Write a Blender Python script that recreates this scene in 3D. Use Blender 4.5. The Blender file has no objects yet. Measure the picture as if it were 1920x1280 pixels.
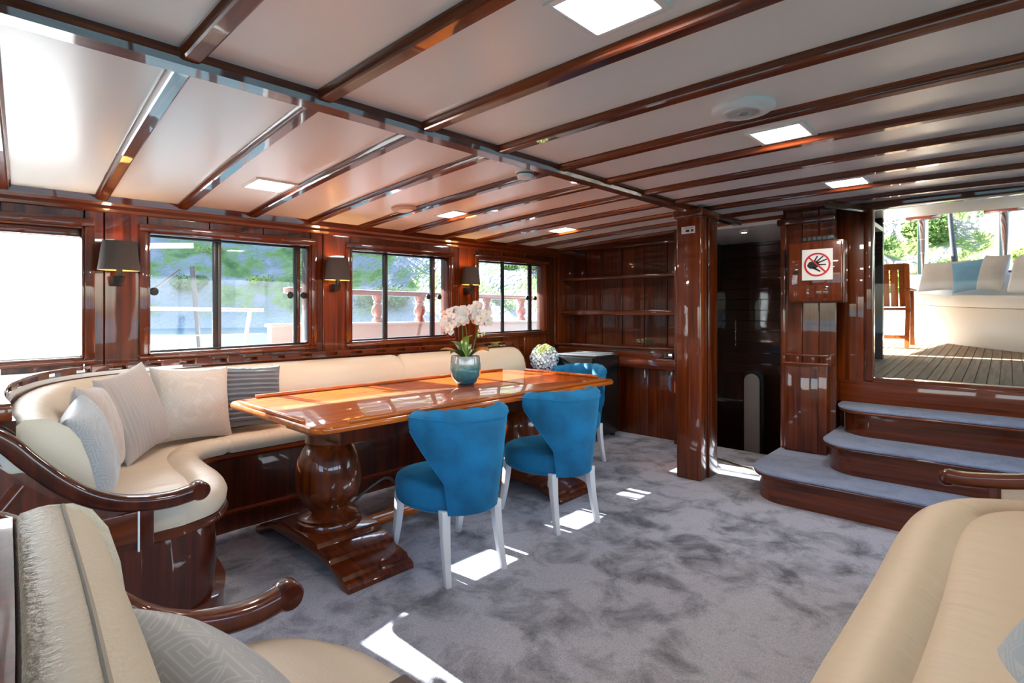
import bpy, bmesh, math, random
from mathutils import Vector, Matrix, noise
random.seed(7)
PI = math.pi
SC = bpy.context.scene
COL = SC.collection

# ---------------------------------------------------------------- camera, sky, sun, exposure
cam_data = bpy.data.cameras.new('camera')
cam_data.sensor_width = 36.0
cam_data.lens = 18.75
cam_data.shift_y = -0.0271
cam_data.clip_start = 0.02
cam_data.clip_end = 2000
cam = bpy.data.objects.new('camera', cam_data)
COL.objects.link(cam)
cam.location = (0, 0, 1.3)
cam.rotation_euler = (PI/2, 0, math.radians(43 - 90))
SC.camera = cam

world = bpy.data.worlds.new('sky')
SC.world = world
world.use_nodes = True
wn = world.node_tree
sky = wn.nodes.new('ShaderNodeTexSky')
sky.sky_type = 'NISHITA'
sky.sun_disc = False
sky.sun_elevation = math.radians(32)
sky.sun_rotation = 0.0          # the sun stands over +Y, the window side
sky.air_density = 1.0
sky.dust_density = 2.0
sky.ozone_density = 1.0
wn.nodes['Background'].inputs['Strength'].default_value = 0.62
wn.links.new(sky.outputs[0], wn.nodes['Background'].inputs['Color'])

sun_data = bpy.data.lights.new('sun', 'SUN')
sun_data.energy = 28.0
sun_data.angle = math.radians(0.5)
sun_data.color = (1.0, 0.93, 0.82)
sun = bpy.data.objects.new('sun', sun_data)
COL.objects.link(sun)
sun.location = (0, 20, 12)
sun.rotation_euler = Vector((0.10, -1.0, -0.56)).to_track_quat('-Z', 'Y').to_euler()

SC.view_settings.view_transform = 'Standard'
SC.view_settings.look = 'None'
SC.view_settings.gamma = 1.0
SC.view_settings.use_curve_mapping = False
SC.view_settings.exposure = 1.55
SC.cycles.use_denoising = True
SC.cycles.use_adaptive_sampling = True
SC.cycles.adaptive_threshold = 0.03
SC.cycles.max_bounces = 7
SC.cycles.diffuse_bounces = 4
SC.cycles.glossy_bounces = 4
SC.cycles.transparent_max_bounces = 16
SC.cycles.sample_clamp_indirect = 8.0
SC.cycles.caustics_reflective = False
SC.cycles.caustics_refractive = False

# ---------------------------------------------------------------- materials
MATS = {}
def _new(name):
    m = bpy.data.materials.new(name); m.use_nodes = True
    MATS[name] = m
    nt = m.node_tree
    return m, nt, nt.nodes['Principled BSDF'], nt.nodes, nt.links

def plain(name, col, rough=0.5, metal=0.0, coat=0.0, sheen=0.0, emit=None, strength=0.0, bump=None, spec=None, vary=0.0):
    m, nt, b, N, L = _new(name)
    b.inputs['Base Color'].default_value = (*col, 1)
    b.inputs['Roughness'].default_value = rough
    b.inputs['Metallic'].default_value = metal
    b.inputs['Coat Weight'].default_value = coat
    b.inputs['Coat Roughness'].default_value = 0.06
    b.inputs['Sheen Weight'].default_value = sheen
    if spec is not None: b.inputs['Specular IOR Level'].default_value = spec
    if emit:
        b.inputs['Emission Color'].default_value = (*emit, 1)
        b.inputs['Emission Strength'].default_value = strength
    if bump or vary:
        tc = N.new('ShaderNodeTexCoord')
        n = N.new('ShaderNodeTexNoise'); n.inputs['Scale'].default_value = (bump or (8, .1))[0]; n.inputs['Detail'].default_value = 4
        L.new(tc.outputs['Object'], n.inputs['Vector'])
        if bump:
            bp = N.new('ShaderNodeBump'); bp.inputs['Strength'].default_value = bump[1]; bp.inputs['Distance'].default_value = 0.01
            L.new(n.outputs[0], bp.inputs['Height']); L.new(bp.outputs[0], b.inputs['Normal'])
        if vary:
            n2 = N.new('ShaderNodeTexNoise'); n2.inputs['Scale'].default_value = 6; n2.inputs['Detail'].default_value = 5
            L.new(tc.outputs['Object'], n2.inputs['Vector'])
            r = N.new('ShaderNodeValToRGB')
            r.color_ramp.elements[0].position = .3; r.color_ramp.elements[1].position = .7
            r.color_ramp.elements[0].color = (*[c*(1-vary) for c in col], 1); r.color_ramp.elements[1].color = (*[min(1, c*(1+vary)) for c in col], 1)
            L.new(n2.outputs[0], r.inputs[0]); L.new(r.outputs[0], b.inputs['Base Color'])
    return m

def wood(name, axis, dark, light, rough=0.32, coat=0.85, scale=1.0, tint=0.25, coat_rough=0.03):
    m, nt, b, N, L = _new(name)
    tc = N.new('ShaderNodeTexCoord'); mp = N.new('ShaderNodeMapping')
    s = [34*scale]*3; s['xyz'.index(axis)] = 1.3*scale
    mp.inputs['Scale'].default_value = s
    oi = N.new('ShaderNodeObjectInfo')
    ad = N.new('ShaderNodeVectorMath'); ad.operation = 'ADD'
    sc_ = N.new('ShaderNodeMath'); sc_.operation = 'MULTIPLY'; sc_.inputs[1].default_value = 37.0
    L.new(oi.outputs['Random'], sc_.inputs[0])
    L.new(tc.outputs['Object'], ad.inputs[0]); L.new(sc_.outputs[0], ad.inputs[1])
    L.new(ad.outputs[0], mp.inputs['Vector'])
    n1 = N.new('ShaderNodeTexNoise'); n1.inputs['Scale'].default_value = 1.0; n1.inputs['Detail'].default_value = 6; n1.inputs['Distortion'].default_value = 0.6
    L.new(mp.outputs[0], n1.inputs['Vector'])
    r = N.new('ShaderNodeValToRGB')
    e = r.color_ramp.elements
    e[0].position = 0.28; e[0].color = (*dark, 1)
    e[1].position = 0.75; e[1].color = (*light, 1)
    L.new(n1.outputs[0], r.inputs[0])
    hv = N.new('ShaderNodeHueSaturation')
    mr = N.new('ShaderNodeMapRange'); mr.inputs['To Min'].default_value = 1-tint; mr.inputs['To Max'].default_value = 1+tint
    L.new(oi.outputs['Random'], mr.inputs['Value']); L.new(mr.outputs[0], hv.inputs['Value'])
    L.new(r.outputs[0], hv.inputs['Color']); L.new(hv.outputs[0], b.inputs['Base Color'])
    b.inputs['Roughness'].default_value = rough
    b.inputs['Specular IOR Level'].default_value = .22
    b.inputs['Coat Weight'].default_value = coat
    b.inputs['Coat Roughness'].default_value = coat_rough
    n2 = N.new('ShaderNodeTexNoise'); n2.inputs['Scale'].default_value = 3.5; n2.inputs['Detail'].default_value = 1
    L.new(tc.outputs['Object'], n2.inputs['Vector'])
    bp = N.new('ShaderNodeBump'); bp.inputs['Strength'].default_value = 0.10; bp.inputs['Distance'].default_value = 0.02
    L.new(n2.outputs[0], bp.inputs['Height'])
    L.new(bp.outputs[0], b.inputs['Coat Normal'])
    return m

MD, ML = (0.040, 0.0055, 0.0011), (0.20, 0.034, 0.0038)
wood_x = wood('mahogany_along_x', 'x', MD, ML)
wood_y = wood('mahogany_along_y', 'y', MD, ML)
wood_z = wood('mahogany_upright', 'z', MD, ML)
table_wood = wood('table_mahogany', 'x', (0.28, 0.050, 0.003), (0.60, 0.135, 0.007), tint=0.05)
sofa_wood = wood('sofa_mahogany', 'z', (0.040, 0.0060, 0.0022), (0.130, 0.021, 0.0055))
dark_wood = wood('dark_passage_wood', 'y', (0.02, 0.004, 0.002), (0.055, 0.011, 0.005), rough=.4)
orange_wood = wood('orange_teak', 'z', (0.24, 0.06, 0.014), (0.45, 0.13, 0.03), rough=.4, coat=.4)  # orange-brown wood of the deck chair
deck_teak = wood('weathered_teak', 'x', (0.22, 0.155, 0.10), (0.40, 0.30, 0.205), rough=.7, coat=0.0, tint=.12)
rail_red = wood('red_varnished_rail', 'x', (0.30, 0.055, 0.03), (0.5, 0.12, 0.06), rough=.3)

def leather(name, col, wr_axis='x'):
    m, nt, b, N, L = _new(name)
    tc = N.new('ShaderNodeTexCoord')
    b.inputs['Base Color'].default_value = (*col, 1)
    b.inputs['Roughness'].default_value = 0.42
    n1 = N.new('ShaderNodeTexNoise'); n1.inputs['Scale'].default_value = 160; n1.inputs['Detail'].default_value = 3
    L.new(tc.outputs['Object'], n1.inputs['Vector'])
    mp = N.new('ShaderNodeMapping'); mp.inputs['Scale'].default_value = {'x': (8, 1.6, 3), 'y': (1.6, 8, 3)}[wr_axis]
    L.new(tc.outputs['Object'], mp.inputs['Vector'])
    n2 = N.new('ShaderNodeTexNoise'); n2.inputs['Scale'].default_value = 1.6; n2.inputs['Detail'].default_value = 2; n2.inputs['Distortion'].default_value = .5
    L.new(mp.outputs[0], n2.inputs['Vector'])
    b1 = N.new('ShaderNodeBump'); b1.inputs['Strength'].default_value = .25; b1.inputs['Distance'].default_value = .002
    b2 = N.new('ShaderNodeBump'); b2.inputs['Strength'].default_value = .45; b2.inputs['Distance'].default_value = .022
    L.new(n1.outputs[0], b1.inputs['Height']); L.new(n2.outputs[0], b2.inputs['Height'])
    L.new(b1.outputs[0], b2.inputs['Normal']); L.new(b2.outputs[0], b.inputs['Normal'])
    return m
cream_x = leather('cream_leather_seat', (0.68, 0.54, 0.40), 'x')
cream_y = leather('cream_leather_side', (0.66, 0.54, 0.41), 'y')
cream_smooth = plain('cream_leather_back', (0.70, 0.57, 0.44), .42, bump=(120, .12))
taupe_leather = plain('grained_taupe_leather', (0.58, 0.48, 0.365), .42, bump=(95, .45))

def carpet_mat(name, dark, light, scale=3.2):
    m, nt, b, N, L = _new(name)
    tc = N.new('ShaderNodeTexCoord')
    n1 = N.new('ShaderNodeTexNoise'); n1.inputs['Scale'].default_value = scale; n1.inputs['Detail'].default_value = 7; n1.inputs['Roughness'].default_value = .62; n1.inputs['Distortion'].default_value = .4
    L.new(tc.outputs['Object'], n1.inputs['Vector'])
    r = N.new('ShaderNodeValToRGB'); e = r.color_ramp.elements
    e[0].position = .33; e[0].color = (*dark, 1); e[1].position = .54; e[1].color = (*light, 1)
    L.new(n1.outputs[0], r.inputs[0])
    n2 = N.new('ShaderNodeTexNoise'); n2.inputs['Scale'].default_value = 210; n2.inputs['Detail'].default_value = 2
    L.new(tc.outputs['Object'], n2.inputs['Vector'])
    mx = N.new('ShaderNodeMix'); mx.data_type = 'RGBA'; mx.blend_type = 'MULTIPLY'; mx.inputs['Factor'].default_value = .55
    r2 = N.new('ShaderNodeValToRGB'); r2.color_ramp.elements[0].position = .3; r2.color_ramp.elements[1].position = .62
    r2.color_ramp.elements[0].color = (.35, .35, .35, 1)
    L.new(n2.outputs[0], r2.inputs[0])
    L.new(r.outputs[0], mx.inputs[6]); L.new(r2.outputs[0], mx.inputs[7]); L.new(mx.outputs[2], b.inputs['Base Color'])
    b.inputs['Roughness'].default_value = .95
    b.inputs['Specular IOR Level'].default_value = .1
    b.inputs['Sheen Weight'].default_value = .25
    bp = N.new('ShaderNodeBump'); bp.inputs['Strength'].default_value = .9; bp.inputs['Distance'].default_value = .006
    L.new(n2.outputs[0], bp.inputs['Height']); L.new(bp.outputs[0], b.inputs['Normal'])
    return m
carpet = carpet_mat('mottled_grey_carpet', (0.12, 0.12, 0.145), (0.50, 0.50, 0.575), 4.4)
carpet_blue = carpet_mat('blue_grey_stair_carpet', (0.20, 0.235, 0.34), (0.29, 0.33, 0.46), 6)

def velvet(name, col, tint):
    m, nt, b, N, L = _new(name)
    tc = N.new('ShaderNodeTexCoord')
    n = N.new('ShaderNodeTexNoise'); n.inputs['Scale'].default_value = 7; n.inputs['Detail'].default_value = 4
    L.new(tc.outputs['Object'], n.inputs['Vector'])
    r = N.new('ShaderNodeValToRGB'); e = r.color_ramp.elements
    e[0].position = .35; e[0].color = (*[c*.75 for c in col], 1); e[1].position = .65; e[1].color = (*[c*1.25 for c in col], 1)
    L.new(n.outputs[0], r.inputs[0]); L.new(r.outputs[0], b.inputs['Base Color'])
    b.inputs['Roughness'].default_value = .8
    b.inputs['Sheen Weight'].default_value = .6
    b.inputs['Sheen Tint'].default_value = (*tint, 1)
    b.inputs['Sheen Roughness'].default_value = .35
    return m
teal = velvet('teal_velvet', (0.0, 0.135, 0.29), (0.10, 0.55, 0.85))

def pattern_fabric(name, col, line, scale=9.0, kind='rings'):
    m, nt, b, N, L = _new(name)
    tc = N.new('ShaderNodeTexCoord')
    mp = N.new('ShaderNodeMapping'); mp.inputs['Rotation'].default_value = (0, 0, .7)
    L.new(tc.outputs['Object'], mp.inputs['Vector'])
    v = N.new('ShaderNodeTexVoronoi'); v.distance = 'CHEBYCHEV'; v.inputs['Scale'].default_value = scale*1.6
    L.new(mp.outputs[0], v.inputs['Vector'])
    w = N.new('ShaderNodeMath'); w.operation = 'MULTIPLY'; w.inputs[1].default_value = 48
    L.new(v.outputs['Distance'], w.inputs[0])
    s = N.new('ShaderNodeMath'); s.operation = 'SINE'; L.new(w.outputs[0], s.inputs[0])
    g = N.new('ShaderNodeMath'); g.operation = 'GREATER_THAN'; g.inputs[1].default_value = .55; L.new(s.outputs[0], g.inputs[0])
    mx = N.new('ShaderNodeMix'); mx.data_type = 'RGBA'
    mx.inputs[6].default_value = (*col, 1); mx.inputs[7].default_value = (*line, 1)
    L.new(g.outputs[0], mx.inputs[0]); L.new(mx.outputs[2], b.inputs['Base Color'])
    b.inputs['Roughness'].default_value = .45
    b.inputs['Sheen Weight'].default_value = .3
    return m
silver_pattern = pattern_fabric('silver_blue_patterned_satin', (0.37, 0.405, 0.45), (0.45, 0.49, 0.54))
pink_pattern = pattern_fabric('pink_beige_patterned_satin', (0.46, 0.385, 0.36), (0.52, 0.45, 0.42))
beige_pattern = pattern_fabric('beige_patterned_satin', (0.48, 0.43, 0.385), (0.53, 0.48, 0.43), 6)
taupe_pattern = pattern_fabric('taupe_patterned_satin', (0.36, 0.34, 0.315), (0.43, 0.41, 0.39), 8)
stripe_fabric = plain('taupe_ribbed_fabric', (0.40, 0.355, 0.335), .7, sheen=.3, vary=.05)
cord_fabric = plain('slate_corduroy', (0.13, 0.145, 0.165), .75, sheen=.4, vary=.12)
blue_fabric = plain('sky_blue_fabric', (0.19, 0.43, 0.64), .8, vary=.06)
lightgrey_fabric = plain('light_grey_linen', (0.60, 0.57, 0.55), .85, vary=.06)
palegrey_blue = pattern_fabric('pale_blue_grey_pattern', (0.36, 0.43, 0.50), (0.44, 0.50, 0.56), 7)

white_ceiling = plain('ivory_ceiling_lacquer', (0.835, 0.825, 0.79), .33, coat=.35)
MATS['ivory_ceiling_lacquer'].node_tree.nodes['Principled BSDF'].inputs['Coat Roughness'].default_value = .22
white_paint = plain('white_gloss_paint', (0.80, 0.79, 0.77), .3)
white_leg = plain('white_painted_leg', (0.78, 0.77, 0.76), .35)
white_plastic = plain('white_plastic', (0.78, 0.77, 0.75), .4)
white_vinyl = plain('white_vinyl', (0.80, 0.80, 0.81), .5, bump=(60, .1))
black_metal = plain('black_anodised_metal', (0.012, 0.013, 0.015), .35)
black_gloss = plain('black_fridge_enamel', (0.012, 0.011, 0.011), .22, bump=(140, .15))
black_plastic = plain('black_plastic', (0.014, 0.014, 0.015), .45)
dark_grey = plain('grey_aluminium', (0.10, 0.10, 0.105), .4, metal=.4)
chrome = plain('polished_steel', (0.72, 0.72, 0.74), .12, metal=1.0)
brass = plain('brass_strip', (0.55, 0.42, 0.24), .35, metal=1.0)
shade_mat = plain('taupe_lampshade', (0.058, 0.045, 0.040), .75, bump=(150, .2))
shade_inner = plain('lampshade_lining', (0.75, 0.62, 0.40), .7)
bulb_mat = plain('warm_bulb', (1, .8, .5), .5, emit=(1.0, .62, .25), strength=14)
lamp_mat = plain('lit_diffuser', (1, 1, 1), .5, emit=(1.0, .93, .82), strength=30)
spot_mat = plain('lit_spot', (1, 1, 1), .5, emit=(1.0, .92, .75), strength=2.5)
red_print = plain('red_print', (0.55, 0.012, 0.02), .45)
black_print = plain('black_print', (0.012, 0.012, 0.013), .45)
grey_print = plain('grey_print', (0.25, 0.25, 0.25), .5)
sign_white = plain('sign_white', (0.80, 0.79, 0.77), .35)
screen_mat = plain('lit_display', (.4, .45, .5), .3, emit=(.75, .85, 1), strength=.7)
petal_white = plain('orchid_petal', (0.86, 0.80, 0.79), .5)
lip_mat = plain('orchid_lip', (0.80, 0.66, 0.35), .5)
bud_mat = plain('orchid_bud', (0.62, 0.62, 0.25), .5)
leaf_green = plain('orchid_leaf', (0.045, 0.13, 0.035), .35, vary=.3)
leaf_light = plain('young_leaf', (0.22, 0.38, 0.06), .4, vary=.2)
stem_mat = plain('orchid_stem', (0.10, 0.14, 0.035), .5)
hyd_white = plain('white_blossom', (0.82, 0.83, 0.86), .6)
hyd_blue = plain('pale_blue_blossom', (0.30, 0.46, 0.60), .6, vary=.2)
hyd_green = plain('lime_blossom', (0.62, 0.68, 0.25), .6, vary=.2)
soil_mat = plain('bark_soil', (0.06, 0.04, 0.025), .9)
rope_mat = plain('pale_rope', (0.72, 0.66, 0.52), .8)
black_cover = plain('black_furled_cover', (0.03, 0.03, 0.035), .6)
void_mat = plain('stairwell_void_black', (0.008, 0.005, 0.004), .4)  # near-black colour stands in for the unlit stairwell void
beige_door = plain('beige_door_edge', (0.30, 0.24, 0.21), .5)
hull_white = plain('white_bulwark_paint', (0.78, 0.76, 0.72), .4)

# glazed pot: pale grey rim running down into teal
m, nt, b, N, L = _new('teal_glazed_ceramic')
tc = N.new('ShaderNodeTexCoord'); sp = N.new('ShaderNodeSeparateXYZ'); L.new(tc.outputs['Object'], sp.inputs[0])
nz = N.new('ShaderNodeTexNoise'); nz.inputs['Scale'].default_value = 22; L.new(tc.outputs['Object'], nz.inputs['Vector'])
ma = N.new('ShaderNodeMath'); ma.operation = 'MULTIPLY_ADD'; ma.inputs[1].default_value = .06; L.new(nz.outputs[0], ma.inputs[0]); L.new(sp.outputs['Z'], ma.inputs[2])
r = N.new('ShaderNodeValToRGB'); e = r.color_ramp.elements
e[0].position = .07; e[0].color = (.004, .10, .155, 1); e[1].position = .205; e[1].color = (.36, .36, .33, 1)
x_ = e.new(.14); x_.color = (.03, .20, .22, 1)
L.new(ma.outputs[0], r.inputs[0]); L.new(r.outputs[0], b.inputs['Base Color'])
b.inputs['Roughness'].default_value = .18; b.inputs['Coat Weight'].default_value = 1
pot_mat = m

def glass(name, haze, tint=(1, 1, 1), refl=.5):
    m = bpy.data.materials.new(name); m.use_nodes = True; MATS[name] = m
    nt = m.node_tree; N, L = nt.nodes, nt.links
    N.remove(N['Principled BSDF'])
    out = N['Material Output']
    tr = N.new('ShaderNodeBsdfTransparent'); tr.inputs[0].default_value = (*tint, 1)
    gl = N.new('ShaderNodeBsdfGlossy'); gl.inputs['Roughness'].default_value = .02
    fr = N.new('ShaderNodeFresnel'); fr.inputs[0].default_value = 1.25
    mx = N.new('ShaderNodeMixShader'); L.new(fr.outputs[0], mx.inputs[0]); L.new(tr.outputs[0], mx.inputs[1]); L.new(gl.outputs[0], mx.inputs[2])
    last = mx
    if haze:
        tl = N.new('ShaderNodeBsdfTranslucent'); tl.inputs[0].default_value = (.86, .92, 1, 1)
        tc = N.new('ShaderNodeTexCoord'); nz = N.new('ShaderNodeTexNoise'); nz.inputs['Scale'].default_value = 5; nz.inputs['Detail'].default_value = 5
        L.new(tc.outputs['Object'], nz.inputs['Vector'])
        mr = N.new('ShaderNodeMapRange'); mr.inputs['To Min'].default_value = haze*.6; mr.inputs['To Max'].default_value = haze*1.4
        L.new(nz.outputs[0], mr.inputs[0])
        m2 = N.new('ShaderNodeMixShader'); L.new(mr.outputs[0], m2.inputs[0]); L.new(mx.outputs[0], m2.inputs[1]); L.new(tl.outputs[0], m2.inputs[2])
        last = m2
    L.new(last.outputs[0], out.inputs[0])
    return m
pane_glass = glass('glare_hazed_window_glass', .007, (.80, .86, .92))  # translucent haze put into the glass for the washed-out glare of the view
clear_glass = glass('clear_glass', 0)
deck_glass = glass('dimmed_deck_glass', 0, (.84, .86, .87))  # tint added to dim the bright deck view

m, nt, b, N, L = _new('white_roller_blind_cloth')
tl = N.new('ShaderNodeBsdfTranslucent'); tl.inputs[0].default_value = (.95, .95, .95, 1)
mx = N.new('ShaderNodeMixShader'); mx.inputs[0].default_value = .6
b.inputs['Base Color'].default_value = (.88, .88, .88, 1); b.inputs['Roughness'].default_value = .9
L.new(b.outputs[0], mx.inputs[1]); L.new(tl.outputs[0], mx.inputs[2]); L.new(mx.outputs[0], N['Material Output'].inputs[0])
blind_mat = m

m, nt, b, N, L = _new('choppy_sea_water')
tc = N.new('ShaderNodeTexCoord')
n1 = N.new('ShaderNodeTexNoise'); n1.inputs['Scale'].default_value = .9; n1.inputs['Detail'].default_value = 5
mp = N.new('ShaderNodeMapping'); mp.inputs['Scale'].default_value = (.5, 1.2, 1); L.new(tc.outputs['Object'], mp.inputs[0]); L.new(mp.outputs[0], n1.inputs['Vector'])
bp = N.new('ShaderNodeBump'); bp.inputs['Strength'].default_value = .6; bp.inputs['Distance'].default_value = .35
L.new(n1.outputs[0], bp.inputs['Height']); L.new(bp.outputs[0], b.inputs['Normal'])
b.inputs['Base Color'].default_value = (.022, .085, .105, 1); b.inputs['Roughness'].default_value = .30; b.inputs['Specular IOR Level'].default_value = .10
sea_mat = m

m, nt, b, N, L = _new('rocky_green_hillside')
tc = N.new('ShaderNodeTexCoord')
n1 = N.new('ShaderNodeTexNoise'); n1.inputs['Scale'].default_value = .16; n1.inputs['Detail'].default_value = 8; n1.inputs['Roughness'].default_value = .65
L.new(tc.outputs['Object'], n1.inputs['Vector'])
r = N.new('ShaderNodeValToRGB'); e = r.color_ramp.elements
e[0].position = .36; e[0].color = (.05, .10, .02, 1); e[1].position = .62; e[1].color = (.26, .25, .23, 1)
x_ = e.new(.47); x_.color = (.16, .22, .05, 1); x_ = e.new(.53); x_.color = (.20, .195, .175, 1)
L.new(n1.outputs[0], r.inputs[0])
sp = N.new('ShaderNodeSeparateXYZ'); L.new(tc.outputs['Object'], sp.inputs[0])
mr = N.new('ShaderNodeMapRange'); mr.inputs['From Min'].default_value = .2; mr.inputs['From Max'].default_value = 2.2; mr.inputs['To Min'].default_value = 1; mr.inputs['To Max'].default_value = 0
L.new(sp.outputs['Z'], mr.inputs[0])
mx = N.new('ShaderNodeMix'); mx.data_type = 'RGBA'; mx.inputs[7].default_value = (.28, .27, .25, 1)
L.new(mr.outputs[0], mx.inputs[0]); L.new(r.outputs[0], mx.inputs[6]); L.new(mx.outputs[2], b.inputs['Base Color'])
n2 = N.new('ShaderNodeTexNoise'); n2.inputs['Scale'].default_value = 1.6; n2.inputs['Detail'].default_value = 6; L.new(tc.outputs['Object'], n2.inputs['Vector'])
bp = N.new('ShaderNodeBump'); bp.inputs['Strength'].default_value = 1; bp.inputs['Distance'].default_value = .8
L.new(n2.outputs[0], bp.inputs['Height']); L.new(bp.outputs[0], b.inputs['Normal'])
b.inputs['Roughness'].default_value = .95
hill_mat = m
bush_mats = [plain('scrub_green', (0.10, 0.17, 0.03), .9, vary=.5, bump=(5, 1)), plain('scrub_lime', (0.30, 0.36, 0.05), .9, vary=.4, bump=(5, 1)), plain('scrub_grey_green', (0.13, 0.17, 0.10), .9, vary=.4, bump=(5, 1))]

# ---------------------------------------------------------------- mesh helpers
OFF = {}
class MB:
    def __init__(s): s.v = []; s.f = []
    def add(s, vs, fs):
        o = len(s.v); s.v += [tuple(p) for p in vs]; s.f += [tuple(i+o for i in f) for f in fs]; return s
    def box(s, x0, x1, y0, y1, z0, z1):
        vs = [(x, y, z) for x in (x0, x1) for y in (y0, y1) for z in (z0, z1)]
        return s.add(vs, [(0, 1, 3, 2), (4, 6, 7, 5), (0, 4, 5, 1), (2, 3, 7, 6), (0, 2, 6, 4), (1, 5, 7, 3)])
    def hexa(s, b, t):
        return s.add(list(b)+list(t), [(3, 2, 1, 0), (4, 5, 6, 7), (0, 1, 5, 4), (1, 2, 6, 5), (2, 3, 7, 6), (3, 0, 4, 7)])
    def rings(s, rings, closed=True, caps=True):
        n = len(rings[0]); vs = [p for r in rings for p in r]; fs = []
        for i in range(len(rings)-1):
            for j in range(n if closed else n-1):
                a = i*n+j; b_ = i*n+(j+1) % n; fs.append((a, b_, b_+n, a+n))
        if caps and closed:
            fs.append(tuple(range(n-1, -1, -1))); o = (len(rings)-1)*n; fs.append(tuple(range(o, o+n)))
        return s.add(vs, fs)
    def prism(s, poly, axis, a, b):
        def p3(p, h): return {'x': (h, p[0], p[1]), 'y': (p[0], h, p[1]), 'z': (p[0], p[1], h)}[axis]
        return s.rings([[p3(p, a) for p in poly], [p3(p, b) for p in poly]])
    def lathe(s, prof, c=(0, 0, 0), n=32):
        rs = []
        for r_, z in prof: rs.append([(c[0]+r_*math.cos(2*PI*k/n), c[1]+r_*math.sin(2*PI*k/n), c[2]+z) for k in range(n)])
        return s.rings(rs)
    def tube(s, pts, r, n=8, taper=None):
        pts = [Vector(p) for p in pts]; rs = []
        for i, p in enumerate(pts):
            d = (pts[min(i+1, len(pts)-1)]-pts[max(i-1, 0)]).normalized()
            u = d.orthogonal().normalized() if i == 0 else (u-d*u.dot(d)).normalized()
            w = d.cross(u); rr = r if taper is None else r+(taper-r)*i/(len(pts)-1)
            rs.append([p+(u*math.cos(2*PI*k/n)+w*math.sin(2*PI*k/n))*rr for k in range(n)])
        return s.rings(rs)
    def sweep(s, pts, prof, side):
        # prof: closed list of (across, up) pairs; side: vector of the across axis, up is perpendicular to path and side
        pts = [Vector(p) for p in pts]; rs = []; side = Vector(side).normalized()
        for i, p in enumerate(pts):
            d = (pts[min(i+1, len(pts)-1)]-pts[max(i-1, 0)]).normalized(); up = side.cross(d).normalized()
            if up.z < -0.2: up = -up
            rs.append([p+side*a+up*b_ for a, b_ in prof])
        return s.rings(rs)
    def xf(s, M): s.v = [tuple(M @ Vector(p)) for p in s.v]; return s
    def mesh(s, name, mat, off=(0, 0, 0), bevel=0, seg=2, smooth=40):
        me = bpy.data.meshes.new(name)
        me.from_pydata([(p[0]-off[0], p[1]-off[1], p[2]-off[2]) for p in s.v], [], s.f)
        bm = bmesh.new(); bm.from_mesh(me)
        bmesh.ops.recalc_face_normals(bm, faces=bm.faces)
        if bevel:
            es = [e_ for e_ in bm.edges if len(e_.link_faces) == 2 and e_.calc_face_angle(0) > .5]
            bmesh.ops.bevel(bm, geom=es, offset=bevel, segments=seg, affect='EDGES', profile=.5, clamp_overlap=True)
        for f in bm.faces: f.smooth = True
        for e_ in bm.edges:
            if len(e_.link_faces) == 2 and e_.calc_face_angle(0) > math.radians(smooth): e_.smooth = False
        bm.to_mesh(me); bm.free()
        if mat is not None: me.materials.append(mat)
        return me

def base_of(vs):
    xs, ys, zs = zip(*vs)
    return ((min(xs)+max(xs))/2, (min(ys)+max(ys))/2, min(zs))
def tag(o, label=None, cat=None, group=None, kind=None):
    if label: o['label'] = label
    if cat: o['category'] = cat
    if group: o['group'] = group
    if kind: o['kind'] = kind
    return o
def obj(name, mb, mat, parent=None, bevel=0, seg=2, smooth=40, off=None):
    if off is None: off = OFF[parent.name] if parent else base_of(mb.v)
    me = mb.mesh(name, mat, off, bevel, seg, smooth)
    o = bpy.data.objects.new(name, me); COL.objects.link(o)
    OFF[o.name] = tuple(off)
    if parent: o.parent = parent
    else: o.location = off
    return o
def shared(name, me, parent, loc, rot=None):
    o = bpy.data.objects.new(name, me); COL.objects.link(o); o.parent = parent
    po = OFF[parent.name]; o.location = (loc[0]-po[0], loc[1]-po[1], loc[2]-po[2])
    if rot is not None: o.rotation_euler = rot
    OFF[o.name] = loc
    return o
def thing(name, label, cat, loc=(0, 0, 0), group=None):
    o = bpy.data.objects.new(name, None); COL.objects.link(o); o.location = loc; o.empty_display_size = .1
    OFF[o.name] = tuple(loc)
    return tag(o, label, cat, group)
def struct(name, mb, mat, bevel=0, label=None, cat=None, smooth=40):
    o = obj(name, mb, mat, None, bevel, smooth=smooth); o['kind'] = 'structure'
    return tag(o, label, cat)
def copy_tree(o, parent=None):
    c = o.copy(); COL.objects.link(c); c.parent = parent; OFF[c.name] = OFF.get(o.name, (0, 0, 0))
    for ch in o.children: copy_tree(ch, c)
    return c
def cr(pts, n):
    # Catmull-Rom through points (tuples of any length), n samples per span
    out = []; P = [tuple(p) for p in pts]
    for i in range(len(P)-1):
        p0, p1, p2, p3 = P[max(i-1, 0)], P[i], P[i+1], P[min(i+2, len(P)-1)]
        for k in range(n):
            t = k/n
            out.append(tuple(.5*((2*b_)+(-a+c)*t+(2*a-5*b_+4*c-d)*t*t+(-a+3*b_-3*c+d)*t**3) for a, b_, c, d in zip(p0, p1, p2, p3)))
    out.append(P[-1]); return out
def rrect(w, h, r, n=4):
    # rounded rectangle profile centred on 0
    out = []
    for cx, cy, a0 in ((w/2-r, h/2-r, 0), (-w/2+r, h/2-r, PI/2), (-w/2+r, -h/2+r, PI), (w/2-r, -h/2+r, 1.5*PI)):
        for k in range(n+1): a = a0+PI/2*k/n; out.append((cx+r*math.cos(a), cy+r*math.sin(a)))
    return out
def frame_of(loc, normal, up=(0, 0, 1)):
    n = Vector(normal).normalized(); u = Vector(up); x = u.cross(n).normalized(); y = n.cross(x)
    M = Matrix((x, y, n)).transposed().to_4x4(); M.translation = Vector(loc); return M

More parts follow.
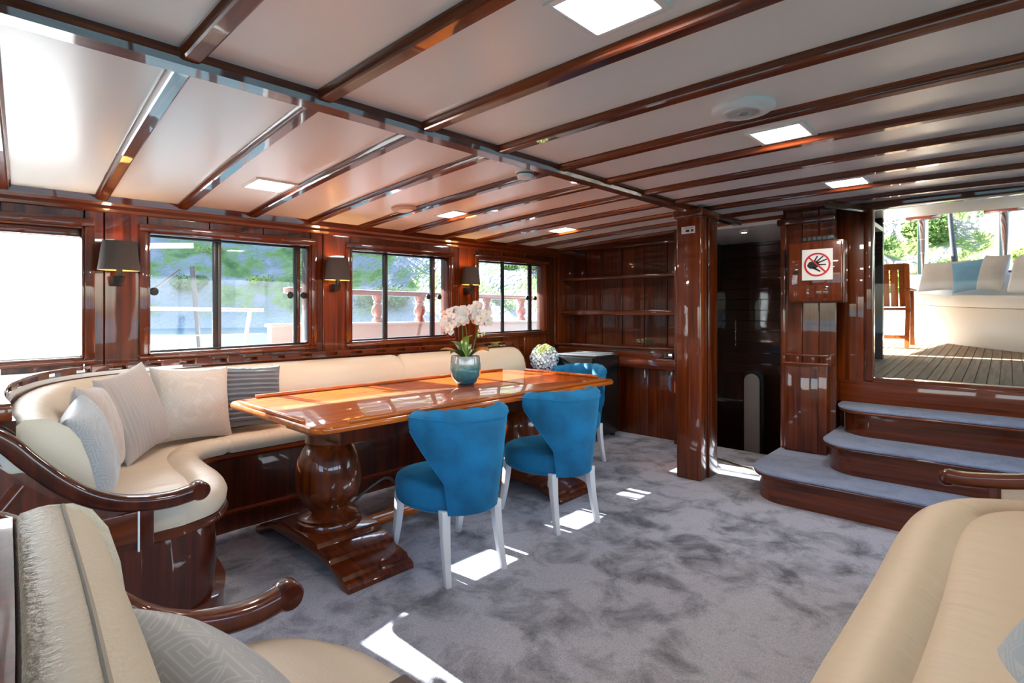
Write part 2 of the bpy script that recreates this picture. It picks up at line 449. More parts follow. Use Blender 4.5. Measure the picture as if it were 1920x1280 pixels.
# ---------------------------------------------------------------- the room
WY = 4.0            # inner face of the window wall
def zb(x, y): return 2.06-0.0103*(y-.9)**2+0.0155*x      # underside of the deck beams
def win_b(x): return 1.025+.013*x
def win_t(x): return 1.805+.016*x

floor = struct('floor', MB().box(-1.7, 5.2, -2.2, 4.0, -.06, 0), carpet, label='mottled grey carpet covering the saloon floor', cat='floor')

# ceiling
RX, RL = (-1.7, 5.6), (-2.2, 4.02)
mb = MB(); ys = [RL[0]-.1+(RL[1]+.2-RL[0])*k/16 for k in range(17)]
rows = [[(x, y, zb(x, y)+.075) for y in ys] for x in (-1.8, 6.4)]+[[(x, y, zb(x, y)+.16) for y in ys] for x in (6.4, -1.8)]
mb.rings([[r_[k] for r_ in rows] for k in range(17)])
ceiling = struct('ceiling', mb, white_paint, label='low ivory panelled saloon ceiling crossed by varnished beams', cat='ceiling')
LB = [-1.35, -.87, -.40, .06, .517, .951, 1.412, 1.868, 2.345, 2.805, 3.262, 3.71, 4.16, 4.61, 5.06]
WB = [-1.2, -.70, -.22, .23, .662, 1.09, 1.53, 1.965, 2.395, 2.835, 3.285, 3.73, 4.175, 4.62, 5.065]
LY = 1.85
def bx_at(i, y):
    if y <= LY: return LB[i]
    return LB[i]+(WB[i]-LB[i])*(y-LY)/(WY-LY)
def bx_frac(fi, y):
    i = max(0, min(len(LB)-2, int(math.floor(fi)))); f = fi-i
    return bx_at(i, y)*(1-f)+bx_at(i+1, y)*f
prof = [(-.036, .055), (-.036, .022), (-.028, .012), (-.026, .004), (-.02, 0), (.02, 0), (.026, .004), (.028, .012), (.036, .022), (.036, .055)]
def half_beam(i, y0, y1):
    mb = MB(); rs = []
    for k in range(15):
        y = y0+(y1-y0)*k/14; x = bx_at(i, y); z = zb(x, y)
        rs.append([(x+a, y, z+b_) for a, b_ in prof])
    mb.rings(rs); return mb
for i in range(len(LB)):
    y1 = WY if LB[i] < 5.0 else 4.0
    obj('deck_beam', half_beam(i, LY+.045, y1), wood_y, ceiling, smooth=25)
    y0 = -2.2
    obj('deck_beam', half_beam(i, LY-.045, y0), wood_y, ceiling, smooth=25)
for i in range(len(LB)-1):
    for (y0, y1) in ((LY+.03, WY), (-2.2, LY-.03)):
        mb = MB(); top = []; bot = []
        for k in range(13):
            y = y0+(y1-y0)*k/12
            for lst, dz in ((bot, .030), (top, .060)):
                lst.append([(bx_at(i, y)+.03, y, zb(bx_at(i, y), y)+dz), (bx_at(i+1, y)-.03, y, zb(bx_at(i+1, y), y)+dz)])
        mb.rings([[bot[k][0], bot[k][1], top[k][1], top[k][0]] for k in range(13)])
        obj('ceiling_panel', mb, white_ceiling, ceiling, smooth=50)
mb = MB(); x0, x1 = -1.7, 5.2
mb.rings([[(x, LY+a, zb(x, LY)-.012+b_) for a, b_ in [(-.05, .065), (-.05, .03), (-.04, .02), (-.035, 0), (.035, 0), (.04, .02), (.05, .03), (.05, .065)]] for x in (x0, x1)])
obj('carline_beam', mb, wood_x, ceiling, smooth=25)

# window wall
WIN = [(-.5, .581), (.899, 1.976), (2.323, 3.395), (3.767, 4.861)]
wl = MB().box(-1.7, 5.5, WY+.06, WY+.10, -.06, .96)
for a, b_ in ((-1.7, -.5), (.581, .899), (1.976, 2.323), (3.395, 3.767), (4.861, 5.5)): wl.box(a, b_, WY+.06, WY+.10, .96, 2.10)
for a, b_ in WIN: wl.hexa([(a, WY+.06, win_t(a)), (b_, WY+.06, win_t(b_)), (b_, WY+.10, win_t(b_)), (a, WY+.10, win_t(a))], [(a, WY+.06, 2.10), (b_, WY+.06, 2.10), (b_, WY+.10, 2.10), (a, WY+.10, 2.10)])
wall_left = struct('wall_left', wl, wood_z, label='varnished mahogany side wall with a row of windows', cat='wall')
def plank(x0, x1, lo, hi, parent=wall_left, y0=WY, y1=WY+.06):
    g = .0025
    mb = MB().hexa([(x0+g, y0, lo(x0)), (x1-g, y0, lo(x1)), (x1-g, y1, lo(x1)), (x0+g, y1, lo(x0))],
                   [(x0+g, y0, hi(x0)), (x1-g, y0, hi(x1)), (x1-g, y1, hi(x1)), (x0+g, y1, hi(x0))])
    return obj('wall_plank', mb, wood_z, parent, bevel=.003, seg=1)
ceil_l = lambda x: zb(x, WY)+.05
edges = [-1.7]
for a, b_ in WIN: edges += [a, b_]
edges += [5.42]
for k in range(0, len(edges), 2):
    a, b_ = edges[k], edges[k+1]; n = max(1, round((b_-a)/.22)) if b_-a < .6 else max(1, round((b_-a)/.33))
    if .3 < b_-a < .4: cuts = [a, a+(b_-a)*.30, b_]
    else: cuts = [a+(b_-a)*q/n for q in range(n+1)]
    for q in range(len(cuts)-1): plank(cuts[q], cuts[q+1], lambda x: 0, ceil_l)
for a, b_ in WIN:
    n = 3
    for q in range(n):
        c0, c1 = a+(b_-a)*q/n, a+(b_-a)*(q+1)/n
        plank(c0, c1, win_t, ceil_l); plank(c0, c1, lambda x: 0, win_b)
# cornice below the ceiling
mb = MB()
mb.rings([[(x, WY+a, zb(x, WY)+b_) for a, b_ in [(.0, .05), (-.05, .05), (-.055, .035), (-.05, -.005), (-.035, -.02), (-.03, -.04), (-.015, -.055), (0, -.06)]] for x in (-1.7, 5.4)])
tag(struct('trim_1', mb, wood_x, smooth=25), 'mahogany cornice where the window wall meets the ceiling', 'trim')

def window(idx, a, b_, label, mull=None, stile=None, blind=False):
    root = thing('window_%d' % idx, label, 'window', ((a+b_)/2, WY, win_b((a+b_)/2))); root['kind'] = 'structure'
    cw = .048
    def bar(x0, x1, f0, f1, y0, y1, name, mat, par=root, bev=.006):
        mb = MB().hexa([(x0, y0, f0(x0)), (x1, y0, f0(x1)), (x1, y1, f0(x1)), (x0, y1, f0(x0))], [(x0, y0, f1(x0)), (x1, y0, f1(x1)), (x1, y1, f1(x1)), (x0, y1, f1(x0))])
        return obj(name, mb, mat, par, bevel=bev)
    # casing proud of the wall, then reveals
    bar(a-cw, b_+cw, win_t, lambda x: win_t(x)+cw, WY-.022, WY+.004, 'casing', wood_x)
    bar(a-cw, b_+cw, lambda x: win_b(x)-cw*.6, win_b, WY-.028, WY+.004, 'casing', wood_x)
    bar(a-cw, a, win_b, win_t, WY-.022, WY+.004, 'casing', wood_z)
    bar(b_, b_+cw, win_b, win_t, WY-.022, WY+.004, 'casing', wood_z)
    bar(a, b_, lambda x: win_t(x)-.012, win_t, WY-.012, WY+.12, 'reveal', wood_x, bev=.002)
    bar(a, b_, win_b, lambda x: win_b(x)+.012, WY-.012, WY+.12, 'reveal', wood_x, bev=.002)
    bar(a, a+.012, win_b, win_t, WY-.012, WY+.12, 'reveal', wood_z, bev=.002)
    bar(b_-.012, b_, win_b, win_t, WY-.012, WY+.12, 'reveal', wood_z, bev=.002)
    lo, hi = (lambda x: win_b(x)+.012), (lambda x: win_t(x)-.012)
    if blind:
        bar(a+.012, b_-.012, lambda x: win_b(x)+.012, lambda x: win_t(x)-.05, WY+.045, WY+.0465, 'blind_cloth', blind_mat, bev=0)
        bar(a+.012, b_-.012, lambda x: win_t(x)-.06, lambda x: win_t(x)-.012, WY+.02, WY+.06, 'blind_rail', wood_x)
    # sliding sashes
    y = WY+.075
    bar(a+.012, b_-.012, lambda x: hi(x)-.013, hi, y-.02, y+.03, 'track', black_metal, bev=.002)
    bar(a+.012, b_-.012, lo, lambda x: lo(x)+.014, y-.02, y+.03, 'track', black_metal, bev=.002)
    if mull is not None:
        bar(mull-.016, mull+.016, lo, hi, y-.018, y+.012, 'sash_stile', black_metal, bev=.003)
        bar(mull+.022, mull+.046, lo, hi, y+.013, y+.03, 'sash_stile', dark_grey, bev=.003)
        bar(stile-.020, stile+.004, lo, hi, y-.018, y+.012, 'sash_stile', black_metal, bev=.003)
        bar(stile+.006, stile+.030, lo, hi, y-.012, y+.022, 'sash_stile', wood_z, bev=.003)
        for x0, x1, yy in ((a+.012, mull, y), (mull, stile, y+.02), (stile+.03, b_-.012, y)):
            bar(x0, x1, lo, hi, yy, yy+.005, 'pane', pane_glass, bev=0)
        def knob(x, z, yk):
            mb = MB(); M = Matrix.Translation((x, yk, z)) @ Matrix.Rotation(PI/2, 4, 'X')
            k = MB().lathe([(0.001, 0), (.008, 0), (.008, .012), (.024, .018), (.026, .026), (.02, .033), (.001, .035)], n=20); k.xf(M); mb.add(k.v, k.f)
            obj('knob', mb, black_plastic, root)
        zk = win_b((a+b_)/2)+.40
        if idx == 2: knob(a+.045, zk, y-.005)
        knob(stile-.05, zk, y+.01); knob(min(stile+.075, b_-.03), zk, y)
    else:
        bar(a+.012, b_-.012, lo, hi, y, y+.005, 'pane', pane_glass, bev=0)
    return root
window(1, *WIN[0], 'leftmost saloon window covered by a bright white roller blind', blind=True)
window(2, *WIN[1], 'wide sliding window over the sofa pillows looking onto sea', 1.315, 1.895)
window(3, *WIN[2], 'sliding window between the two far wall lamps', 2.70, 3.235)
window(4, *WIN[3], 'narrow looking sliding window nearest the shelves', 4.21, 4.665)

# far bulkhead with shelves (faces -X)
SX = 5.40
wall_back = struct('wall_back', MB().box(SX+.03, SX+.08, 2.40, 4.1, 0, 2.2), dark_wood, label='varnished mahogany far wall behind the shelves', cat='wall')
ycuts = [2.42, 2.72, 3.0, 3.28, 3.56, 3.80, 4.0]
for q in range(len(ycuts)-1):
    mb = MB().box(SX, SX+.03, ycuts[q]+.003, ycuts[q+1]-.003, .72, 2.17); obj('wall_plank', mb, wood_z, wall_back, bevel=.003, seg=1)
obj('cornice', MB().box(SX-.03, SX, 2.42, 4.0, zb(SX, 3.6)-.0, zb(SX, 3.6)+.07), wood_y, wall_back, bevel=.006)
sh = thing('shelf_unit', 'built-in mahogany shelves with a locker below on the far wall', 'shelves', (5.2, 3.2, 0))
for y0, y1 in ((2.45, 2.80), (2.80, 3.15), (3.15, 3.55), (3.55, 3.98)):
    obj('locker_panel', MB().box(5.13, 5.16, y0+.002, y1-.002, .0, .76), wood_z, sh, bevel=.003)
obj('shelf', MB().box(5.10, SX, 2.45, 3.99, 1.285, 1.340), wood_y, sh, bevel=.006)
obj('shelf', MB().box(5.14, SX, 2.45, 3.99, 1.695, 1.722), wood_y, sh, bevel=.006)
obj('ledge', MB().box(5.02, SX, 2.45, 3.99, .925, .955), wood_y, sh, bevel=.008)
obj('ledge_front', MB().box(5.06, 5.09, 2.45, 3.99, .84, .925), wood_y, sh, bevel=.004)
obj('counter_edge', MB().box(4.99, 5.14, 2.43, 3.99, .735, .84), wood_y, sh, bevel=.008)
obj('side_panel', MB().box(5.0, SX, 2.415, 2.45, 0, 2.13), wood_z, sh, bevel=.004)
obj('side_panel', MB().box(5.08, SX, 3.96, 3.995, .955, 2.08), wood_z, sh, bevel=.004)

# central pillar
pil = thing('pillar', 'square varnished mahogany pillar standing on the carpet by the doorway', 'pillar', (4.16, 1.84, 0))
obj('shaft', MB().box(4.01, 4.13, 1.745, 1.945, 0, 2.12), wood_z, pil, bevel=.012, seg=3)
obj('rear_post', MB().box(4.145, 4.31, 1.735, 1.915, 0, 2.12), wood_z, pil, bevel=.008, seg=3)
obj('capital', MB().box(3.985, 4.33, 1.725, 1.965, 2.055, 2.12), wood_x, pil, bevel=.012, seg=3)
pl = thing('instruction_label', 'small white printed label stuck high on the pillar', 'label', (4.008, 1.84, 1.95))
obj('plate', MB().box(4.006, 4.0095, 1.79, 1.90, 1.93, 1.985), sign_white, pl)
obj('print', MB().box(4.005, 4.0065, 1.835, 1.865, 1.942, 1.96), black_print, pl)
obj('print', MB().box(4.005, 4.0065, 1.802, 1.82, 1.942, 1.96), black_print, pl)
obj('print', MB().box(4.005, 4.0065, 1.80, 1.88, 1.970, 1.975), grey_print, pl)

# companionway behind the pillar
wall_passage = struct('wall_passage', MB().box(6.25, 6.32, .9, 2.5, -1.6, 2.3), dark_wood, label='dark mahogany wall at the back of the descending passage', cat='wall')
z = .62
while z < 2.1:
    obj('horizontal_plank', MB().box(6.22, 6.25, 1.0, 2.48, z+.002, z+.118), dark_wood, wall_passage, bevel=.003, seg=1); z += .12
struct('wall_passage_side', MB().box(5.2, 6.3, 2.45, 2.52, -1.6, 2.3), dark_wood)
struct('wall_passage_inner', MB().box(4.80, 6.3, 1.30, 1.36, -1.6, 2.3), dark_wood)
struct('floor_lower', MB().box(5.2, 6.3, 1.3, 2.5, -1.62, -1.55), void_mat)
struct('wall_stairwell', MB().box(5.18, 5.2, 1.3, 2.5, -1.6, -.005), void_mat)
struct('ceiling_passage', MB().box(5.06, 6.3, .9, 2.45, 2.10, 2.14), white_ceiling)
tag(obj('threshold_strip', MB().hexa([(4.52, 1.40, 0), (4.545, 1.38, 0), (4.80, 1.98, 0), (4.775, 2.0, 0)], [(4.52, 1.40, .005), (4.545, 1.38, .005), (4.80, 1.98, .005), (4.775, 2.0, .005)]), brass), 'thin metal strip across the carpet at the dark doorway', 'strip')
dl = thing('arched_door', 'narrow beige arch-topped door edge standing in the dark passage', 'door', (5.9, 2.0, -.9))
pts = [(2.09, -.9), (1.93, -.9)]+[(2.01-.08*math.cos(a)*1.0, .58+.08*math.sin(a)) for a in [k*PI/10 for k in range(11)]]
obj('leaf', MB().prism(pts, 'x', 5.90, 5.93), beige_door, dl, bevel=.004)
dp = obj('dark_frame', MB().prism([(p[0]*1.0+(-.03 if p[0] < 2.01 else .015), p[1]+(.03 if p[1] > 0 else 0)) for p in pts], 'x', 5.935, 5.96), black_gloss, dl)
kb = MB().lathe([(.001, 0), (.02, .003), (.024, .016), (.015, .028), (.001, .03)], n=16).xf(Matrix.Translation((5.9, 1.70, .60)) @ Matrix.Rotation(-PI/2, 4, 'Y'))
obj('round_knob', kb, chrome, dl)
ch = MB()
for k in range(16):
    a = MB().tube([(5.75+.006*math.cos(t)*(k % 2), 2.12+.006*math.cos(t)*((k+1) % 2), 1.22-.017*k+.010*math.sin(t)) for t in [2*PI*j/8 for j in range(9)]], .0022, 5); ch.add(a.v, a.f)
tag(obj('hanging_chain', ch, chrome), 'short metal chain hanging against the dark passage wall', 'chain')

# stair-side bulkhead with locker
wall_stair = struct('wall_stair_side', MB().box(4.76, 4.82, 1.0, 1.37, .204, 2.2), wood_z, label='mahogany panelling beside the steps, under the sign', cat='wall')
for y0, y1 in ((.98, 1.10), (1.10, 1.22), (1.22, 1.34)):
    obj('wall_plank', MB().box(4.735, 4.76, y0+.002, y1-.002, .204, 2.13), wood_z, wall_stair, bevel=.003, seg=1)
obj('corner_post', MB().box(4.70, 4.765, 1.335, 1.375, .204, 2.09), wood_z, wall_stair, bevel=.008)
obj('head_rail', MB().box(4.69, 4.76, .98, 1.40, 2.02, 2.07), wood_y, wall_stair, bevel=.01)
wall_deck = struct('wall_deck', MB().box(4.96, 5.06, -2.2, 1.0, -.05, .80), wood_y, label='mahogany bulkhead below the deck window', cat='wall')
obj('wall_plank', MB().box(4.94, 4.96, .80, 1.02, .6, 2.14), wood_z, wall_deck, bevel=.003)
obj('sill_board', MB().box(4.93, 4.965, -2.1, .995, .595, .775), wood_y, wall_deck, bevel=.006)
obj('lintel', MB().box(4.93, 5.06, -2.2, 1.36, 2.115, 2.26), wood_y, wall_deck, bevel=.008)
lk = thing('stair_locker', 'slim mahogany locker with a tray rail beside the top step', 'locker', (4.68, 1.15, .2))
obj('body', MB().box(4.665, 4.735, 1.03, 1.335, .204, .90), wood_z, lk, bevel=.004)
obj('door', MB().box(4.64, 4.667, 1.085, 1.325, .215, .885), wood_z, lk, bevel=.008)
obj('rail', MB().box(4.63, 4.645, 1.01, 1.34, .965, .985), wood_y, lk, bevel=.005)
obj('rail', MB().box(4.63, 4.645, 1.01, 1.34, .90, .918), wood_y, lk, bevel=.005)
for y in (1.02, 1.12, 1.23, 1.33): obj('rail_block', MB().box(4.631, 4.644, y-.012, y+.012, .915, .968), wood_z, lk, bevel=.003)
obj('rail_end', MB().box(4.63, 4.735, .995, 1.015, .90, .985), wood_x, lk, bevel=.005)

cb = thing('switch_cabinet', 'mahogany wall box carrying the no-touching sign', 'cabinet', (4.66, 1.09, 1.39))
obj('body', MB().box(4.60, 4.735, .905, 1.285, 1.385, 1.86), wood_z, cb, bevel=.006)
dr = obj('door', MB().box(4.578, 4.602, .915, 1.275, 1.395, 1.85), wood_z, cb, bevel=.008)
obj('lock', MB().box(4.570, 4.579, 1.205, 1.240, 1.618, 1.640), black_plastic, dr, bevel=.003)
obj('inset_panel', MB().box(4.5755, 4.579, 1.00, 1.15, 1.42, 1.52), wood_z, dr, bevel=.0015)
bl = thing('black_device', 'flat black plastic device lying on top of the wall box', 'device', (4.66, 1.08, 1.86))
obj('body', MB().box(4.61, 4.72, .97, 1.20, 1.86, 1.90), black_plastic, bl, bevel=.008)
for k in range(6): obj('rib', MB().box(4.607, 4.611, .99+.034*k, 1.01+.034*k, 1.868, 1.893), dark_grey, bl)

# no-touching sign
sg = thing('warning_sign', 'square white do-not-touch sign with a crossed-out black hand', 'sign', (4.575, 1.08, 1.56))
sx = 4.576; sy, sz, sw = 1.075, 1.676, .105
obj('plate', MB().box(sx-.002, sx+.001, sy-sw, sy+sw, sz-.118, sz+.118), sign_white, sg)
def S(a, b_): return (sy-a*sw, sz+b_*sw)      # a to the viewer's right, b upward
def flat(poly, x0, x1): return MB().prism([S(*p) for p in poly], 'x', x0, x1)
hand = flat([(-.66, -.02), (-.52, .20), (-.25, .27), (.02, .22), (.13, .02), (.05, -.18), (-.15, -.30), (-.45, -.28), (-.62, -.16)], sx-.004, sx-.002)
for (a0, b0, a1, b1, w) in ((-.22, .16, .02, .62, .055), (-.08, .16, .38, .58, .055), (0, .10, .62, .36, .055), (.02, -.02, .56, -.02, .05), (-.25, -.2, .18, -.50, .07)):
    d = Vector((a1-a0, b1-b0)).normalized(); n_ = Vector((-d.y, d.x))*w
    poly = [(a0+n_.x, b0+n_.y), (a0-n_.x, b0-n_.y), (a1-n_.x*.75, b1-n_.y*.75), (a1+d.x*w*.6, b1+d.y*w*.6), (a1+n_.x*.75, b1+n_.y*.75)]
    q = flat(poly, sx-.004, sx-.002); hand.add(q.v, q.f)
obj('hand_print', hand, black_print, sg)
ring = MB(); n = 48
ring.rings([[(sx-h, *S(r_*math.cos(2*PI*k/n), r_*math.sin(2*PI*k/n))) for r_, h in ((.86, .002), (.86, .0048), (.74, .0048), (.74, .002))] for k in range(n+1)], caps=False)
d = Vector((.707, -.707)); n_ = Vector((.707, .707))*.05
q = flat([(-.56+n_.x, .56+n_.y), (-.56-n_.x, .56-n_.y), (.56-n_.x, -.56-n_.y), (.56+n_.x, -.56+n_.y)], sx-.0052, sx-.002); ring.add(q.v, q.f)
obj('prohibition_ring', ring, red_print, sg)

# steps up to the deck
def step_poly(xf, yl, xb, yr=-1.6, r=.26, d=0):
    xf += d; yl -= d
    pts = [(xb, yr), (xf, yr)]
    pts += [(xf+r-r*math.cos(a), yl-r*.85+r*.85*math.sin(a)) for a in [PI/2*k/10 for k in range(11)]]
    return pts+[(xb, yl)]
stair = thing('staircase', 'three blue-grey carpeted mahogany steps leading up to the deck', 'stairs', (4.4, .3, 0))
for k, (xf, yl, xb, z0, z1) in enumerate(((3.87, 1.38, 4.93, 0, .2), (4.17, .995, 4.93, .2, .4), (4.55, .98, 4.93, .4, .6))):
    st = obj('step', MB().prism(step_poly(xf, yl, xb, d=.035), 'z', z0, z1-.03), wood_y, stair, smooth=35)
    obj('nosing', MB().prism(step_poly(xf, yl, xb, d=.004), 'z', z1-.034, z1-.012), wood_y, st, bevel=.008, smooth=35)
    obj('tread_carpet', MB().prism(step_poly(xf, yl, xb, d=.0), 'z', z1-.0125, z1+.004), carpet_blue, st, bevel=.007, smooth=35)

# the big window onto the aft deck
w5 = thing('window_5', 'large fixed window onto the sunny aft deck', 'window', (5.0, -.4, .78)); w5['kind'] = 'structure'
obj('jamb', MB().box(4.925, 5.03, .775, .835, .775, 2.13), wood_z, w5, bevel=.008)
obj('pane', MB().box(4.985, 4.99, -1.9, .78, .79, 2.13), deck_glass, w5)
obj('seal', MB().box(4.965, 5.0, -1.9, .78, .775, .79), black_metal, w5, bevel=.003)
obj('jamb', MB().box(4.925, 5.03, -1.96, -1.9, .775, 2.13), wood_z, w5, bevel=.008)
tr = thing('trim_2', 'ceiling coaming trim above the deck window', 'trim', (4.8, .9, 2.1)); tr['kind'] = 'structure'
obj('coaming', MB().hexa([(4.45, 1.0, 2.085), (4.50, 1.0, 2.085), (4.95, .86, 2.085), (4.93, .80, 2.085)], [(4.45, 1.0, 2.14), (4.50, 1.0, 2.14), (4.95, .86, 2.14), (4.93, .80, 2.14)]), wood_x, tr, bevel=.006)

# walls behind and beside the camera
wr = MB()
SW = [(-1.5, .2), (.4, 1.9), (2.1, 3.5), (3.7, 4.85)]
wr.box(-1.7, 5.1, -2.28, -2.2, 0, 0.80); wr.box(-1.7, 5.1, -2.28, -2.2, 1.93, 2.2)
xs = [-1.7]+[q for w in SW for q in w]+[5.1]
for k in range(0, len(xs), 2): wr.box(xs[k], xs[k+1], -2.28, -2.2, 0.80, 1.93)
wall_right = struct('wall_right', wr, wood_z)
rw = MB().box(-1.78, -1.7, -2.28, 4.1, 0, .95).box(-1.78, -1.7, -2.28, 4.1, 1.85, 2.2)
for a, b_ in ((-2.28, -1.9), (-.5, -.2), (1.2, 1.5), (2.9, 4.1)): rw.box(-1.78, -1.7, a, b_, .95, 1.85)
struct('wall_rear', rw, wood_z)
for i, (a, b_) in enumerate(SW):
    w = thing('window_%d' % (6+i), 'window in the side wall behind the camera', 'window', ((a+b_)/2, -2.24, 0.80), 'windows in the unseen side wall'); w['kind'] = 'structure'
    obj('pane', MB().box(a, b_, -2.245, -2.24, 0.80, 1.93), clear_glass, w)
    obj('sash_stile', MB().box((a+b_)/2-.018, (a+b_)/2+.018, -2.26, -2.22, 0.80, 1.93), black_metal, w)

# ---------------------------------------------------------------- ceiling fittings
def ceil_frame(x, y, dz=.030):
    e_ = .05
    n = Vector((-(zb(x+e_, y)-zb(x-e_, y))/(2*e_), -(zb(x, y+e_)-zb(x, y-e_))/(2*e_), 1)).normalized()
    return frame_of((x, y, zb(x, y)+dz), -n, (0, 1, 0))
def ceiling_light(x, y, label):
    t = thing('ceiling_light', label, 'ceiling light', (x, y, zb(x, y)+.030), 'square ceiling lights')
    M = ceil_frame(x, y)
    w = .10; f = MB()
    for a, b_, c, d_ in ((-w-.022, w+.022, w, w+.022), (-w-.022, w+.022, -w-.022, -w), (-w-.022, -w, -w, w), (w, w+.022, -w, w)): f.box(a, b_, c, d_, -.004, .008)
    obj('frame', f.xf(M), white_plastic, t, bevel=.002)
    obj('diffuser', MB().box(-w, w, -w, w, -.004, .003).xf(M), lamp_mat, t)
ceiling_light(1.192, .768, 'large lit square ceiling light nearest the camera at the top')
ceiling_light(2.64, .768, 'lit square ceiling light beside the round white grille')
ceiling_light(4.003, .768, 'lit square ceiling light nearest the deck window')
ceiling_light(1.321, 3.184, 'square ceiling light above the sofa corner pillows')
ceiling_light(2.758, 3.184, 'square ceiling light over the middle of the dining table')
ceiling_light(4.067, 3.12, 'small far square ceiling light near the shelves')
def disc(name, x, y, prof, mat, label, cat, dz=.030, extra=None):
    t = thing(name, label, cat, (x, y, zb(x, y)+dz)); M = ceil_frame(x, y, dz)
    obj('housing', MB().lathe(prof, n=40).xf(M), mat, t)
    for nm, pr, mt in (extra or []): obj(nm, MB().lathe(pr, n=32).xf(M), mt, t)
rings = [('grille_ring', [(r_, .022), (r_+.004, .022), (r_+.004, .027), (r_, .027)], white_plastic) for r_ in (.03, .045, .06, .075)]
disc('ceiling_speaker', 2.184, .777, [(.001, 0), (.118, 0), (.118, .012), (.105, .02), (.09, .022), (.02, .024), (.001, .024)], white_plastic, 'round white ceiling grille with a grey centre', 'speaker', extra=rings+[('centre_cap', [(.001, .024), (.022, .024), (.018, .03), (.001, .031)], grey_print)])
disc('ceiling_speaker', 2.311, 3.217, [(.001, 0), (.10, 0), (.10, .012), (.088, .02), (.001, .021)], plain('beige_grille', (.55, .42, .34), .6), 'round beige ceiling grille above the dining table', 'speaker', extra=[('grille_ring', [(.05, .02), (.056, .02), (.056, .024), (.05, .024)], white_plastic)])
disc('smoke_detector', 2.249, 2.0, [(.001, -.01), (.052, -.01), (.052, .018), (.046, .024), (.046, .03), (.04, .05), (.02, .056), (.001, .056)], white_plastic, 'white smoke detector beside the long ceiling beam', 'smoke detector', extra=[('sensor_slot', [(.047, .024), (.0485, .024), (.0485, .029), (.047, .029)], black_plastic)])
disc('spotlight', 2.677, 1.96, [(.001, 0), (.036, 0), (.036, .004), (.028, .008), (.028, .004), (.001, .004)], white_plastic, 'tiny round recessed spotlight beside the long beam', 'spotlight', extra=[('lens', [(.001, .004), (.027, .004), (.027, .006), (.001, .006)], spot_mat)])
t = thing('spotlight', 'tiny round recessed spotlight over the dark doorway', 'spotlight', (5.37, 1.9, 2.1))
obj('housing', MB().lathe([(.001, 0), (.04, 0), (.04, -.005), (.028, -.008), (.001, -.006)], (5.37, 1.9, 2.1), n=24), white_plastic, t)
obj('lens', MB().lathe([(.001, -.006), (.026, -.006), (.026, -.009), (.001, -.009)], (5.37, 1.9, 2.1), n=24), spot_mat, t)

# ---------------------------------------------------------------- wall lamps
def sconce(x, z, label, power):
    t = thing('wall_lamp', label, 'wall lamp', (x, WY, z-.27), 'wall lamps between the windows')
    n = 28; yb = WY-.055; out = []; inn = []
    def loop(w, d, zz, k_=1.0):
        return [(x+w*math.cos(2*PI*k/n)*k_, yb-.03+d*math.sin(2*PI*k/n)*k_, zz) for k in range(n)]
    mb = MB(); mb.rings([loop(.108, .075, z-.175), loop(.085, .062, z), loop(.082, .059, z), loop(.105, .072, z-.175), loop(.108, .075, z-.175)], caps=False)
    obj('lamp_shade', mb, shade_mat, t)
    mb = MB(); mb.rings([loop(.1045, .0715, z-.174), loop(.0815, .0585, z-.001)], caps=False); obj('shade_lining', mb, shade_inner, t)
    obj('stem', MB().box(x-.014, x+.014, yb-.045, yb-.018, z-.215, z-.15), black_metal, t, bevel=.003)
    mb = MB(); mb.hexa([(x-.024, WY-.075, z-.265), (x+.024, WY-.075, z-.265), (x+.024, WY, z-.265), (x-.024, WY, z-.265)], [(x-.030, WY-.10, z-.205), (x+.030, WY-.10, z-.205), (x+.03, WY, z-.205), (x-.03, WY, z-.205)])
    obj('bracket', mb, black_metal, t, bevel=.004)
    obj('bulb', MB().lathe([(.001, -.03), (.016, -.02), (.02, 0), (.014, .02), (.001, .03)], (x, yb-.03, z-.09), n=12), bulb_mat, t)
    ld = bpy.data.lights.new('lamp_glow', 'POINT'); ld.energy = power; ld.color = (1, .68, .35); ld.shadow_soft_size = .02
    lo = bpy.data.objects.new('lamp_glow', ld); COL.objects.link(lo); lo.parent = t; lo.location = (0, yb-.03-WY, .27-.045)
sconce(.735, 1.735, 'taupe wall lamp left of the sea-view window', .35)
sconce(2.16, 1.742, 'taupe wall lamp on the middle panel between two windows', .6)
sconce(3.60, 1.762, 'taupe wall lamp farthest from the camera', .6)

# ---------------------------------------------------------------- lofted settees
def lofter(pairs, n):
    P = cr([(f[0], f[1], b_[0], b_[1]) for f, b_ in pairs], n)
    out = []
    for p in P:
        f = Vector((p[0], p[1])); b_ = Vector((p[2], p[3])); d = (b_-f); Lg = d.length
        out.append((f, d/Lg, Lg))
    return out
def loft(fr, i0, i1, sec, puff=0.0, endround=0.0):
    mb = MB(); rs = []; N_ = i1-i0
    for i in range(i0, i1+1):
        f, d, Lg = fr[i]
        pts = sec(Lg)
        if endround:
            cx = sum(p[0] for p in pts)/len(pts); cz = sum(p[1] for p in pts)/len(pts)
            if i in (i0, i1):
                g, e_, _ = fr[i+1 if i == i0 else i-1]
                tl = (g-f).length or 1
                shr = [(.80, 0.0), (.90, .012), (.97, .03), (1.0, .055)]
                new = []
                for k0, dist in shr:
                    q = min(.9, dist/tl); fx = f.lerp(g, q); dx = d.lerp(e_, q)
                    new.append([(fx.x+dx.x*(cx+(a-cx)*(1-(1-k0)*.4)), fx.y+dx.y*(cx+(a-cx)*(1-(1-k0)*.4)), cz+(z_-cz)*k0) for a, z_ in pts])
                rs += new if i == i0 else new[::-1]
                continue
        rs.append([(f.x+d.x*a, f.y+d.y*a, z_) for a, z_ in pts])
    mb.rings(rs); return mb

